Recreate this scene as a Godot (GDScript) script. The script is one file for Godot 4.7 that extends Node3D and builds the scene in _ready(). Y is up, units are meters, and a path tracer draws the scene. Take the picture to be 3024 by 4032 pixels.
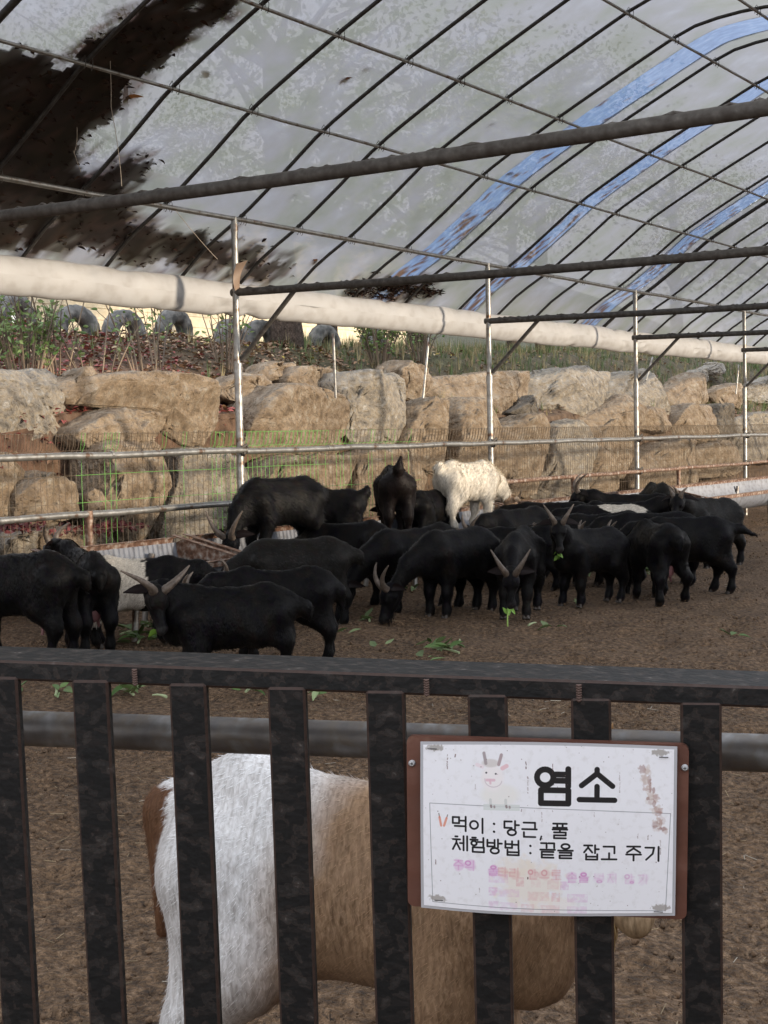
extends Node3D
# A goat shed seen over its iron gate: x runs along the shed, z across it, y is up.

# ------------------------------------------------------------------ mesh building
class MB:
	var v := PackedVector3Array()
	var n := PackedVector3Array()
	var c := PackedColorArray()
	var u := PackedVector2Array()
	var t := PackedInt32Array()
	func vert(p: Vector3, nn: Vector3, col := Color.WHITE, uv := Vector2.ZERO) -> int:
		v.append(p); n.append(nn); c.append(col); u.append(uv)
		return v.size() - 1
	func tri(a: int, b: int, d: int) -> void:
		t.append(a); t.append(b); t.append(d)
	func quad(a: int, b: int, d: int, e: int) -> void:
		tri(a, b, d); tri(a, d, e)
	func face(pts: Array, col := Color.WHITE, nn := Vector3.ZERO) -> void:
		var m := nn
		if m == Vector3.ZERO:
			m = (pts[2] - pts[0]).cross(pts[1] - pts[0]).normalized()
		var i0 := v.size()
		for p: Vector3 in pts:
			vert(p, m, col, Vector2(p.x + p.z, p.y))
		for k in range(1, pts.size() - 1):
			tri(i0, i0 + k, i0 + k + 1)
	func mesh() -> ArrayMesh:
		for i in range(0, t.size(), 3):
			var a := t[i]; var b := t[i + 1]; var d := t[i + 2]
			if (v[d] - v[a]).cross(v[b] - v[a]).dot(n[a] + n[b] + n[d]) < 0.0:
				t[i + 1] = d; t[i + 2] = b
		var arr := []
		arr.resize(Mesh.ARRAY_MAX)
		arr[Mesh.ARRAY_VERTEX] = v; arr[Mesh.ARRAY_NORMAL] = n; arr[Mesh.ARRAY_COLOR] = c
		arr[Mesh.ARRAY_TEX_UV] = u; arr[Mesh.ARRAY_INDEX] = t
		var m := ArrayMesh.new()
		m.add_surface_from_arrays(Mesh.PRIMITIVE_TRIANGLES, arr)
		return m
	func smooth() -> void:
		for i in n.size():
			n[i] = Vector3.ZERO
		for i in range(0, t.size(), 3):
			var a := t[i]; var b := t[i + 1]; var d := t[i + 2]
			var g := (v[d] - v[a]).cross(v[b] - v[a])
			n[a] += g; n[b] += g; n[d] += g
		for i in n.size():
			n[i] = n[i].normalized() if n[i].length_squared() > 1e-20 else Vector3.UP
	# swept round pipe; r may hold one radius per point
	func tube(p: PackedVector3Array, r: PackedFloat32Array, sides := 8, col := Color.WHITE, caps := true) -> void:
		var up := Vector3.UP
		var first := v.size()
		var nn := p.size()
		for i in nn:
			var d := (p[mini(i + 1, nn - 1)] - p[maxi(i - 1, 0)]).normalized()
			if absf(d.dot(up)) > 0.95:
				up = Vector3(1, 0, 0) if absf(d.x) < 0.9 else Vector3(0, 0, 1)
			var s := d.cross(up).normalized()
			up = s.cross(d).normalized()
			var rr := r[mini(i, r.size() - 1)]
			for k in sides:
				var a := TAU * k / sides
				var o := s * cos(a) + up * sin(a)
				vert(p[i] + o * rr, o, col, Vector2(float(k) / sides, i))
		for i in nn - 1:
			for k in sides:
				var k2 := (k + 1) % sides
				quad(first + i * sides + k, first + i * sides + k2, first + (i + 1) * sides + k2, first + (i + 1) * sides + k)
		if caps:
			for e: int in [0, nn - 1]:
				var d2 := (p[1] - p[0]).normalized() * -1.0 if e == 0 else (p[nn - 1] - p[nn - 2]).normalized()
				var i0 := v.size()
				for k in sides:
					vert(v[first + e * sides + k], d2, col)
				for k in range(1, sides - 1):
					tri(i0, i0 + k, i0 + k + 1)
	func pipe(a: Vector3, b: Vector3, r: float, sides := 10, col := Color.WHITE) -> void:
		tube(PackedVector3Array([a, b]), PackedFloat32Array([r]), sides, col)
	# box with chamfered edges; edge faces may take another colour (bare worn metal, rust)
	func box(xf: Transform3D, size: Vector3, ch := 0.003, col := Color.WHITE, edge := Color(-1, 0, 0)) -> void:
		if edge.r < 0.0:
			edge = col
		var h := size * 0.5
		var ax := [Vector3.RIGHT, Vector3.UP, Vector3.BACK]
		for i in 3:
			var j := (i + 1) % 3
			var k := (i + 2) % 3
			for s: float in [-1.0, 1.0]:
				var q := []
				for w: Vector2 in [Vector2(-1, -1), Vector2(1, -1), Vector2(1, 1), Vector2(-1, 1)]:
					q.append(xf * (ax[i] * s * h[i] + ax[j] * w.x * (h[j] - ch) + ax[k] * w.y * (h[k] - ch)))
				face(q, col, xf.basis * (ax[i] * s))
				for s2: float in [-1.0, 1.0]:
					var e := []
					for w: float in [-1.0, 1.0]:
						e.append(xf * (ax[i] * s * h[i] + ax[j] * s2 * (h[j] - ch) + ax[k] * w * (h[k] - ch)))
					for w: float in [1.0, -1.0]:
						e.append(xf * (ax[i] * s * (h[i] - ch) + ax[j] * s2 * h[j] + ax[k] * w * (h[k] - ch)))
					face(e, edge, (xf.basis * (ax[i] * s + ax[j] * s2)).normalized())
		for sx: float in [-1.0, 1.0]:
			for sy: float in [-1.0, 1.0]:
				for sz: float in [-1.0, 1.0]:
					var s3 := Vector3(sx, sy, sz)
					var b := s3 * (h - Vector3.ONE * ch)
					face([xf * (b + Vector3(sx * ch, 0, 0)), xf * (b + Vector3(0, sy * ch, 0)), xf * (b + Vector3(0, 0, sz * ch))], edge, (xf.basis * s3).normalized())

var rng := RandomNumberGenerator.new()
var noise := FastNoiseLite.new()
var taken := {}
var mats := {}

func numbered(called: String) -> String:
	var k: int = taken.get(called, 0)
	taken[called] = k + 1
	return called if k == 0 else "%s_%03d" % [called, k]

func thing(called: String, label: String, category: String, at := Vector3.ZERO, turn := 0.0, group := "") -> Node3D:
	var o := Node3D.new()
	o.name = numbered(called)
	add_child(o)
	o.position = at
	o.rotation.y = turn
	return tag(o, label, category, group)

func tag(o: Node3D, label: String, category: String, group := "") -> Node3D:
	o.set_meta("label", label)
	o.set_meta("category", category)
	if group:
		o.set_meta("group", group)
	return o

func put(called: String, m: Mesh, mat: Material, parent: Node = self) -> MeshInstance3D:
	var o := MeshInstance3D.new()
	o.name = called if parent != self else numbered(called)
	o.mesh = m
	o.material_override = mat
	parent.add_child(o, true)
	return o

func kind(o: Node, k: String) -> void:
	o.set_meta("kind", k)

func bezier(a: Vector3, b: Vector3, d: Vector3, steps := 8) -> PackedVector3Array:
	var p := PackedVector3Array()
	for i in steps + 1:
		var s := float(i) / steps
		p.append(a.lerp(b, s).lerp(b.lerp(d, s), s))
	return p

# ------------------------------------------------------------------ materials
func ramp(stops: Array) -> Gradient:
	var g := Gradient.new()
	var off := PackedFloat32Array()
	var cols := PackedColorArray()
	for s: Array in stops:
		off.append(s[0])
		cols.append(s[1])
	g.offsets = off
	g.colors = cols
	return g

func lin(r: float, g: float, b: float) -> Color:
	return Color(r, g, b).linear_to_srgb()

func noise_tex(freq: float, stops: Array, size := 512, octaves := 5, type := FastNoiseLite.TYPE_SIMPLEX_SMOOTH, seed_ := 1, warp := 0.0) -> NoiseTexture2D:
	var f := FastNoiseLite.new()
	f.noise_type = type
	f.frequency = freq
	f.fractal_octaves = octaves
	f.seed = seed_
	if warp > 0.0:
		f.domain_warp_enabled = true
		f.domain_warp_amplitude = warp
		f.domain_warp_frequency = freq
	var t := NoiseTexture2D.new()
	t.width = size
	t.height = size
	t.seamless = true
	t.noise = f
	if stops.size():
		t.color_ramp = ramp(stops)
	return t

func bumps(freq: float, strength: float, size := 512, octaves := 5, type := FastNoiseLite.TYPE_SIMPLEX_SMOOTH, seed_ := 5) -> NoiseTexture2D:
	var t := noise_tex(freq, [], size, octaves, type, seed_)
	t.as_normal_map = true
	t.bump_strength = strength
	return t

func mat(col: Color, rough := 0.8, metal := 0.0) -> StandardMaterial3D:
	var m := StandardMaterial3D.new()
	m.albedo_color = col
	m.roughness = rough
	m.metallic = metal
	m.vertex_color_use_as_albedo = true
	return m

func tri_tex(m: StandardMaterial3D, albedo: Texture2D, normal: Texture2D, scale_: Vector3, strength := 1.0, world := true) -> StandardMaterial3D:
	m.albedo_texture = albedo
	if normal:
		m.normal_enabled = true
		m.normal_texture = normal
		m.normal_scale = strength
	m.uv1_triplanar = true
	m.uv1_world_triplanar = world
	m.uv1_scale = scale_
	return m

func make_materials() -> void:
	var W := Color.WHITE
	var fine := bumps(0.02, 6.0, 512, 5, FastNoiseLite.TYPE_SIMPLEX_SMOOTH, 3)
	# soil trodden by goats
	var soil := noise_tex(0.03, [[0.0, lin(.045, .026, .014)], [0.3, lin(.12, .072, .039)], [0.55, lin(.21, .130, .072)], [0.75, lin(.31, .20, .118)], [1.0, lin(.50, .35, .22)]], 1024, 6, FastNoiseLite.TYPE_SIMPLEX_SMOOTH, 11)
	var m := tri_tex(mat(W, 0.95), soil, bumps(0.05, 24.0, 1024, 5, FastNoiseLite.TYPE_SIMPLEX_SMOOTH, 13), Vector3.ONE * 0.8, 1.6)
	var big := noise_tex(0.006, [[0.0, Color(.62, .6, .58, .55)], [0.5, Color(.9, .9, .9, .45)], [1.0, Color(1, 1, 1, .0)]], 512, 4, FastNoiseLite.TYPE_SIMPLEX_SMOOTH, 14)
	m.detail_enabled = true
	m.detail_albedo = big
	m.detail_blend_mode = BaseMaterial3D.BLEND_MODE_MUL
	mats.soil = m
	mats.clod = mat(W, 0.95)
	mats.straw = mat(W, 0.7)
	# hillside earth, tinted by vertex colour
	mats.earth = tri_tex(mat(W, 0.95), noise_tex(0.015, [[0.0, Color(.45, .42, .4)], [0.5, Color(.8, .78, .75)], [1.0, Color(1, 1, 1)]], 512, 6, FastNoiseLite.TYPE_SIMPLEX_SMOOTH, 21), bumps(0.03, 8.0), Vector3.ONE * 0.8)
	# rock
	var rock_n := bumps(0.014, 22.0, 1024, 7, FastNoiseLite.TYPE_SIMPLEX_SMOOTH, 31)
	var tan_c := noise_tex(0.008, [[0.0, lin(.08, .058, .04)], [0.3, lin(.18, .132, .088)], [0.45, lin(.27, .20, .135)], [0.55, lin(.21, .17, .13)], [0.68, lin(.33, .255, .18)], [0.8, lin(.30, .265, .22)], [1.0, lin(.54, .49, .42)]], 1024, 6, FastNoiseLite.TYPE_SIMPLEX_SMOOTH, 32, 30.0)
	var grey_c := noise_tex(0.009, [[0.0, lin(.10, .095, .085)], [0.35, lin(.22, .20, .175)], [0.55, lin(.33, .28, .21)], [0.7, lin(.30, .29, .27)], [0.85, lin(.50, .47, .43)], [1.0, lin(.68, .66, .62)]], 1024, 6, FastNoiseLite.TYPE_SIMPLEX_SMOOTH, 33, 40.0)
	var i := 0
	for k: Array in [["tan", tan_c, lin(.86, .84, .80)], ["grey", grey_c, lin(.82, .80, .77)], ["dark", grey_c, lin(.42, .40, .38)], ["pale", grey_c, lin(1, 1, 1)]]:
		var r := tri_tex(mat(k[2], 0.88), k[1], rock_n, Vector3.ONE * 0.8, 2.2)
		r.uv1_offset = Vector3(i * .37, i * .21, 0)
		mats[k[0]] = r
		i += 1
	# steel of the shed: weathered galvanised pipe with rust
	var galv := noise_tex(0.02, [[0.0, lin(.12, .065, .04)], [0.2, lin(.17, .11, .08)], [0.3, lin(.27, .26, .24)], [0.7, lin(.36, .355, .34)], [1.0, lin(.46, .45, .43)]], 512, 5, FastNoiseLite.TYPE_SIMPLEX_SMOOTH, 41)
	mats.galv = tri_tex(mat(W, 0.42, 0.75), galv, fine, Vector3(.8, .8, .8), 0.25)
	var rusty := noise_tex(0.025, [[0.0, lin(.055, .03, .02)], [0.4, lin(.15, .075, .045)], [0.6, lin(.24, .16, .12)], [0.8, lin(.33, .28, .24)], [1.0, lin(.42, .39, .36)]], 512, 5, FastNoiseLite.TYPE_SIMPLEX_SMOOTH, 42)
	mats.rust = tri_tex(mat(W, 0.6, 0.35), rusty, fine, Vector3(1.2, 1.2, 1.2), 0.4)
	var dirty := noise_tex(0.03, [[0.0, lin(.04, .03, .025)], [0.5, lin(.085, .078, .07)], [0.8, lin(.13, .12, .11)], [1.0, lin(.2, .17, .14)]], 512, 5, FastNoiseLite.TYPE_SIMPLEX_SMOOTH, 43)
	mats.beam = tri_tex(mat(W, 0.62, 0.25), dirty, fine, Vector3(1, 1, 1), 0.5)
	mats.rib = tri_tex(mat(lin(.62, .64, .66), 0.5, 0.3), dirty, fine, Vector3(1, 1, 1), 0.3)
	mats.dust = tri_tex(mat(W, 0.95), dirty, fine, Vector3(2, 2, 2), 0.8)
	# roof film: a milky, dirty sheet that lets light through
	var film_c := noise_tex(0.007, [[0.0, lin(.28, .29, .245)], [0.3, lin(.325, .335, .305)], [0.5, lin(.35, .35, .345)], [0.7, lin(.37, .368, .385)], [0.85, lin(.40, .405, .43)], [1.0, lin(.45, .455, .48)]], 1024, 6, FastNoiseLite.TYPE_SIMPLEX_SMOOTH, 51)
	var f := mat(Color(1, 1, 1, 0.955), 0.42)
	f.transparency = BaseMaterial3D.TRANSPARENCY_ALPHA
	f.albedo_texture = film_c
	f.uv1_scale = Vector3(.22, .22, 1)
	f.backlight_enabled = true
	f.backlight = Color(1, 1, 1)
	f.normal_enabled = true
	f.normal_texture = bumps(0.008, 5.0, 512, 4, FastNoiseLite.TYPE_SIMPLEX_SMOOTH, 52)
	f.normal_scale = 0.25
	f.cull_mode = BaseMaterial3D.CULL_DISABLED
	mats.film = f
	var b := mat(Color(1, 1, 1, 0.95), 0.5)
	b.transparency = BaseMaterial3D.TRANSPARENCY_ALPHA
	b.albedo_texture = noise_tex(0.012, [[0.0, lin(.20, .28, .46)], [0.6, lin(.25, .36, .56)], [1.0, lin(.36, .45, .62)]], 512, 6, FastNoiseLite.TYPE_SIMPLEX_SMOOTH, 53)
	b.backlight_enabled = true
	b.backlight = Color(1, 1, 1)
	b.cull_mode = BaseMaterial3D.CULL_DISABLED
	mats.strip = b
	var cur := mat(lin(.43, .43, .435), 0.42)
	cur.backlight_enabled = true
	cur.backlight = Color(.4, .4, .4)
	cur.albedo_texture = noise_tex(0.01, [[0.0, Color(.90, .885, .87)], [0.5, Color(.98, .975, .97)], [1.0, Color(1, 1, 1)]], 512, 5, FastNoiseLite.TYPE_SIMPLEX_SMOOTH, 54)
	cur.uv1_scale = Vector3(.7, .7, 1)
	mats.curtain = cur
	mats.litter = tri_tex(mat(W, 0.95), noise_tex(0.03, [[0.0, lin(.012, .009, .008)], [0.5, lin(.04, .027, .02)], [0.8, lin(.07, .045, .03)], [1.0, lin(.12, .06, .035)]], 512, 5, FastNoiseLite.TYPE_SIMPLEX_SMOOTH, 55), fine, Vector3.ONE, 1.0)
	# gate paint: black, chalky, scuffed
	var paint := noise_tex(0.03, [[0.0, Color(.72, .73, .73)], [0.5, Color(.86, .86, .86)], [1.0, Color(1, 1, 1)]], 1024, 6, FastNoiseLite.TYPE_SIMPLEX_SMOOTH, 61)
	mats.paint = tri_tex(mat(W, 0.6), paint, bumps(0.05, 3.0, 512, 4), Vector3(3, 3, 3), 0.4)
	var scuff := noise_tex(0.011, [[0.0, Color(.2, .17, .16, 0)], [0.58, Color(.2, .17, .16, 0)], [0.62, lin(.040, .028, .022) * Color(1, 1, 1, .8)], [0.70, lin(.04, .035, .032) * Color(1, 1, 1, .25)], [0.77, lin(.05, .046, .042) * Color(1, 1, 1, .6)], [0.84, lin(.05, .034, .027) * Color(1, 1, 1, .6)], [0.92, lin(.14, .13, .12) * Color(1, 1, 1, .9)], [1.0, lin(.18, .165, .15) * Color(1, 1, 1, .9)]], 1024, 6, FastNoiseLite.TYPE_SIMPLEX_SMOOTH, 62)
	mats.paint.detail_enabled = true
	mats.paint.detail_albedo = scuff
	mats.paint.detail_blend_mode = BaseMaterial3D.BLEND_MODE_MIX
	mats.paint.metallic_specular = 0.35
	mats.board = tri_tex(mat(W, 0.5), noise_tex(0.01, [[0.0, lin(.075, .028, .018)], [0.6, lin(.11, .042, .026)], [0.85, lin(.14, .06, .04)], [1.0, lin(.24, .15, .10)]], 512, 5, FastNoiseLite.TYPE_SIMPLEX_SMOOTH, 63), fine, Vector3(2, 2, 2), 0.2)
	mats.gpipe = tri_tex(mat(W, 0.45, 0.2), noise_tex(0.015, [[0.0, lin(.05, .042, .038)], [0.4, lin(.115, .105, .10)], [0.6, lin(.14, .115, .09)], [0.75, lin(.19, .185, .18)], [1.0, lin(.36, .36, .36)]], 512, 6, FastNoiseLite.TYPE_SIMPLEX_SMOOTH, 64), fine, Vector3(2, 2, 2), 0.3)
	# goats: colour comes from the vertices, hair direction from the normal map
	var fur := mat(W, 0.5)
	fur.metallic_specular = 0.26
	fur.rim_enabled = true
	fur.rim = 0.04
	fur.rim_tint = 0.6
	tri_tex(fur, noise_tex(0.03, [[0.0, Color(.62, .6, .58)], [0.5, Color(.88, .87, .86)], [1.0, Color(1, 1, 1)]], 512, 5, FastNoiseLite.TYPE_SIMPLEX_SMOOTH, 71), bumps(0.04, 9.0, 512, 4, FastNoiseLite.TYPE_SIMPLEX_SMOOTH, 72), Vector3(6, 1.3, 6), 0.55, false)
	fur.roughness = 1.0
	fur.roughness_texture = noise_tex(0.025, [[0.0, Color(.36, .36, .36)], [0.5, Color(.55, .55, .55)], [1.0, Color(.85, .85, .85)]], 512, 5, FastNoiseLite.TYPE_SIMPLEX_SMOOTH, 73)
	mats.fur = fur
	mats.hair = mat(W, 0.6)
	mats.hair.metallic_specular = 0.3
	mats.horn = tri_tex(mat(W, 0.5), noise_tex(0.02, [[0.0, lin(.05, .04, .032)], [0.5, lin(.12, .092, .072)], [1.0, lin(.23, .185, .15)]], 256, 4), bumps(0.03, 8.0, 256), Vector3(6, 6, 6), 0.6, false)
	mats.eye = mat(lin(.42, .31, .12), 0.15)
	mats.hoof = mat(lin(.05, .04, .033), 0.6)
	mats.skin = mat(lin(.20, .085, .085), 0.5)
	mats.leaf = mat(W, 0.55)
	mats.leaf.backlight_enabled = true
	mats.leaf.backlight = Color(.5, .5, .5)
	mats.leaf.cull_mode = BaseMaterial3D.CULL_DISABLED
	mats.zinc = tri_tex(mat(lin(.25, .265, .30), 0.55, 0.2), noise_tex(0.02, [[0.0, Color(.55, .52, .5)], [0.4, Color(.85, .85, .86)], [1.0, Color(1, 1, 1)]], 512, 5, FastNoiseLite.TYPE_SIMPLEX_SMOOTH, 81), fine, Vector3(1, 1, 1), 0.2)
	mats.wire = mat(W, 0.5, 0.2)
	mats.bark = tri_tex(mat(lin(.14, .10, .075), 0.95), noise_tex(0.03, [[0.0, Color(.4, .38, .36)], [1.0, Color(1, 1, 1)]], 256), bumps(0.05, 10.0, 256), Vector3(4, 1, 4), 1.0)
	mats.tyre = tri_tex(mat(W, 0.75), noise_tex(0.015, [[0.0, lin(.03, .03, .03)], [0.38, lin(.075, .075, .07)], [0.5, lin(.13, .125, .115)], [1.0, lin(.30, .29, .27)]], 512, 5, FastNoiseLite.TYPE_SIMPLEX_SMOOTH, 82), fine, Vector3(1, 1, 1), 0.5)
	mats.siding = tri_tex(mat(lin(.78, .68, .50), 0.7), noise_tex(0.02, [[0.0, Color(.85, .83, .8)], [1.0, Color(1, 1, 1)]], 256), fine, Vector3(1, 1, 1), 0.2)
	mats.white = mat(lin(.74, .78, .82), 0.6)
	mats.plain = mat(W, 0.7)

# ------------------------------------------------------------------ the ground
func slope_y(x: float, z: float) -> float:
	# 0 in the pen, a bank behind the boulders, a terrace with the house, then the hill
	if z > -8.75:
		return 0.0
	var y := 0.0
	var d := -8.75 - z
	y = 1.55 * smoothstep(0.0, 0.35, d) + 0.9 * smoothstep(0.2, 2.7, d)
	y += 0.12 * noise.get_noise_2d(x * 9.0, z * 9.0) * smoothstep(0.1, 0.6, d)
	y += smoothstep(13.0, 30.0, x) * 0.35 * smoothstep(0.4, 2.5, d)
	y += 14.0 * smoothstep(12.0, 60.0, d)
	return y

func ground() -> void:
	noise.seed = 7
	noise.frequency = 0.1
	noise.fractal_octaves = 3
	var m := MB.new()
	# the pen floor: finer where the camera stands close
	var xs := []
	var x := 0.5
	while x < 34.0:
		xs.append(x)
		x += 0.03 if x < 5.0 else (0.06 if x < 10.0 else 0.25)
	xs.append(120.0)
	xs.push_front(-60.0)
	var zs := []
	var z := -9.5
	while z < 2.0:
		zs.append(z)
		z += 0.05 if z > -4.0 else 0.09
	zs.append(60.0)
	for i in xs.size():
		for j in zs.size():
			var p := Vector3(xs[i], 0, zs[j])
			p.y = 0.045 * noise.get_noise_2d(p.x * 14.0, p.z * 14.0) - 0.05 * pow(clampf(noise.get_noise_2d(p.x * 34.0 + 90.0, p.z * 34.0) + .15, 0, 1), 2.0) + 0.02 * noise.get_noise_2d(p.x * 60.0, p.z * 60.0) + 0.012 * noise.get_noise_2d(p.x * 190.0, p.z * 190.0)
			m.vert(p, Vector3.UP)
	var w := zs.size()
	for i in xs.size() - 1:
		for j in w - 1:
			m.quad(i * w + j, i * w + j + 1, (i + 1) * w + j + 1, (i + 1) * w + j)
	m.smooth()
	for i in m.n.size():
		if m.n[i].y < 0.0:
			m.n[i] = -m.n[i]
	kind(put("ground", m.mesh(), mats.soil), "structure")
	# loose clods and straw
	scatter_clods()
	# the bank and the hill
	m = MB.new()
	xs = []
	x = -30.0
	while x < 110.0:
		xs.append(x)
		x += 0.25 if x > 4.0 and x < 34.0 else 2.5
	zs = [-8.75]
	z = -8.78
	while z > -90.0:
		zs.append(z)
		z -= 0.06 if z > -9.3 else (0.2 if z > -12.0 else 2.0)
	w = zs.size()
	for i in xs.size():
		for j in w:
			var p := Vector3(xs[i], slope_y(xs[i], zs[j]), zs[j])
			var red := clampf((15.0 - p.x) / 5.0, 0.0, 1.0)
			var gn := noise.get_noise_2d(p.x * 8.0, p.z * 8.0) * 0.5 + 0.5
			var col := Color(.15, .10, .064).lerp(Color(.17, .085, .06), red * gn)
			col = col.lerp(Color(.10, .115, .05), (1.0 - red) * gn * smoothstep(-9.6, -10.6, p.z))
			if p.z < -12.0:
				col = Color(.05, .055, .03)
			m.vert(p, Vector3.UP, col)
	for i in xs.size() - 1:
		for j in w - 1:
			m.quad(i * w + j, i * w + j + 1, (i + 1) * w + j + 1, (i + 1) * w + j)
	m.smooth()
	for i in m.n.size():
		if m.n[i].y < 0.0:
			m.n[i] = -m.n[i]
	kind(put("hillside", m.mesh(), mats.earth), "structure")

func multi(called: String, mesh_: Mesh, material: Material, where: Array, cols: Array) -> void:
	var mm := MultiMesh.new()
	mm.transform_format = MultiMesh.TRANSFORM_3D
	mm.use_colors = true
	mm.mesh = mesh_
	mm.instance_count = where.size()
	for i in where.size():
		mm.set_instance_transform(i, where[i])
		mm.set_instance_color(i, cols[i])
	var o := MultiMeshInstance3D.new()
	o.name = numbered(called)
	o.multimesh = mm
	o.material_override = material
	add_child(o)
	kind(o, "stuff")

func spin() -> Basis:
	return Basis.from_euler(Vector3(rng.randf() * TAU, rng.randf() * TAU, rng.randf() * TAU))

func scatter_clods() -> void:
	var m := MB.new()
	rng.seed = 5
	for i in 6:
		for j in 8:
			var a := PI * i / 5.0
			var b := TAU * j / 8.0
			var p := Vector3(sin(a) * cos(b), cos(a) * .7, sin(a) * sin(b))
			p *= 0.75 + 0.5 * rng.randf()
			m.vert(p, p)
	for i in 5:
		for j in 8:
			m.quad(i * 8 + j, i * 8 + (j + 1) % 8, (i + 1) * 8 + (j + 1) % 8, (i + 1) * 8 + j)
	m.smooth()
	for i in m.n.size():
		if m.n[i].dot(m.v[i]) < 0.0:
			m.n[i] = -m.n[i]
	var where := []
	var cols := []
	for i in 26000:
		var near := i < 17000
		var x := rng.randf_range(2.0, 6.5) if near else rng.randf_range(6.0, 24.0)
		var z := rng.randf_range(-4.6, 0.2) if near else rng.randf_range(-7.3, 0.0)
		var s := 0.0025 + 0.0075 * pow(rng.randf(), 6.0) + (0.0 if near else 0.003)
		where.append(Transform3D(spin().scaled(Vector3.ONE * s), Vector3(x, 0.006 * rng.randf() + 0.02 * noise.get_noise_2d(x * 60.0, z * 60.0) + 0.045 * noise.get_noise_2d(x * 14.0, z * 14.0), z)))
		var k := 0.6 + .7 * rng.randf()
		cols.append(Color(.15 * k, .096 * k, .057 * k))
	multi("clods", m.mesh(), mats.clod, where, cols)
	m = MB.new()
	m.box(Transform3D(), Vector3(1, .035, .05), .008)
	where = []
	cols = []
	for i in 7500:
		var near := i < 4500
		var x := rng.randf_range(2.0, 6.5) if near else rng.randf_range(5.0, 24.0)
		var z := rng.randf_range(-4.6, 0.2) if near else rng.randf_range(-7.2, 0.0)
		var b := Basis.from_euler(Vector3(rng.randf() * TAU, rng.randf() * TAU, rng.randf_range(-.25, .25)))
		var l := 0.006 + 0.05 * pow(rng.randf(), 6.0)
		where.append(Transform3D(b.scaled_local(Vector3(l, minf(l, .05), minf(l, .05))), Vector3(x, 0.012 + 0.02 * noise.get_noise_2d(x * 60.0, z * 60.0) + 0.045 * noise.get_noise_2d(x * 14.0, z * 14.0), z)))
		var k := 0.6 + 0.6 * rng.randf()
		cols.append(Color(.30 * k, .225 * k, .13 * k) if rng.randf() < .8 else Color(.5 * k, .45 * k, .36 * k))
	multi("straw", m.mesh(), mats.straw, where, cols)

# ------------------------------------------------------------------ boulders
func boulder(tone: String, zf: float, depth: float, label: String, outline: Array) -> void:
	var r := RandomNumberGenerator.new()
	r.seed = hash(label)
	var c := Vector2.ZERO
	for q: Vector2 in outline:
		c += q
	c /= outline.size()
	var NA := 60
	var NB := 34
	var rad := PackedFloat32Array()
	for i in NA:
		var dir := Vector2.from_angle(TAU * i / NA)
		var best := 0.05
		for k in outline.size():
			var a: Vector2 = outline[k]
			var b: Vector2 = outline[(k + 1) % outline.size()]
			var hit = Geometry2D.segment_intersects_segment(c, c + dir * 9.0, a, b)
			if hit != null:
				best = maxf(best, (hit - c).length())
		rad.append(best)
	var m := MB.new()
	var h := depth * .5
	for i in NB + 1:
		var th := PI * i / NB
		var s := pow(sin(th), .20) if i > 0 and i < NB else 0.0
		var co := cos(th)
		var zz := signf(co) * pow(absf(co), .45) * h
		for j in NA:
			var a := TAU * j / NA
			var p := Vector2(cos(a), sin(a)) * rad[j] * s * 1.07
			m.vert(Vector3(p.x, p.y, zz), Vector3.UP)
	for i in NB:
		for j in NA:
			m.quad(i * NA + j, i * NA + (j + 1) % NA, (i + 1) * NA + (j + 1) % NA, (i + 1) * NA + j)
	# cleave it with a few planes, then roughen
	for k in 12:
		var d := Vector3(r.randf_range(-.9, .9), r.randf_range(-.6, .9), r.randf_range(.7, 1.3)).normalized()
		var far := 0.0
		for p: Vector3 in m.v:
			far = maxf(far, p.dot(d))
		var cut := far * r.randf_range(.72, .95)
		for i in m.v.size():
			var over := m.v[i].dot(d) - cut
			if over > 0.0:
				m.v[i] -= d * over * .92
	var f := FastNoiseLite.new()
	f.seed = r.randi() % 1000
	f.frequency = 1.6
	f.fractal_octaves = 5
	f.fractal_type = FastNoiseLite.FRACTAL_RIDGED
	var cells := FastNoiseLite.new()
	cells.noise_type = FastNoiseLite.TYPE_CELLULAR
	cells.seed = r.randi() % 1000
	cells.frequency = 2.3
	cells.fractal_type = FastNoiseLite.FRACTAL_NONE
	cells.cellular_jitter = 1.0
	var cracks: FastNoiseLite = cells.duplicate()
	cells.cellular_return_type = FastNoiseLite.RETURN_CELL_VALUE
	cracks.cellular_return_type = FastNoiseLite.RETURN_DISTANCE2_SUB
	for i in m.v.size():
		var p := m.v[i]
		var wp := p + Vector3(1, 1, 1) * f.get_noise_3d(p.x * 2.0, p.y * 2.0, p.z * 2.0) * .12
		var edge := cracks.get_noise_3d(wp.x, wp.y * .7, wp.z) + 1.0
		m.v[i] -= m.v[i].normalized() * (.022 * (1.0 - smoothstep(.0, .10, edge)) - .035 * cells.get_noise_3d(wp.x, wp.y * .7, wp.z))
	for i in m.v.size():
		var p := m.v[i]
		m.v[i] = p + p.normalized() * (f.get_noise_3d(p.x, p.y, p.z) * .03 + f.get_noise_3d(p.x * 4.0, p.y * 4.0 + 30.0, p.z * 4.0) * .016 - .01)
	m.smooth()
	var flip := 0.0
	for i in m.n.size():
		flip += m.n[i].dot(m.v[i])
	if flip < 0.0:
		for i in m.n.size():
			m.n[i] = -m.n[i]
	var o := put("boulder", m.mesh(), mats[tone])
	o.position = Vector3(c.x, c.y, zf - h + .08)
	tag(o, label, "boulder", "boulders of the retaining wall")

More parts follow.
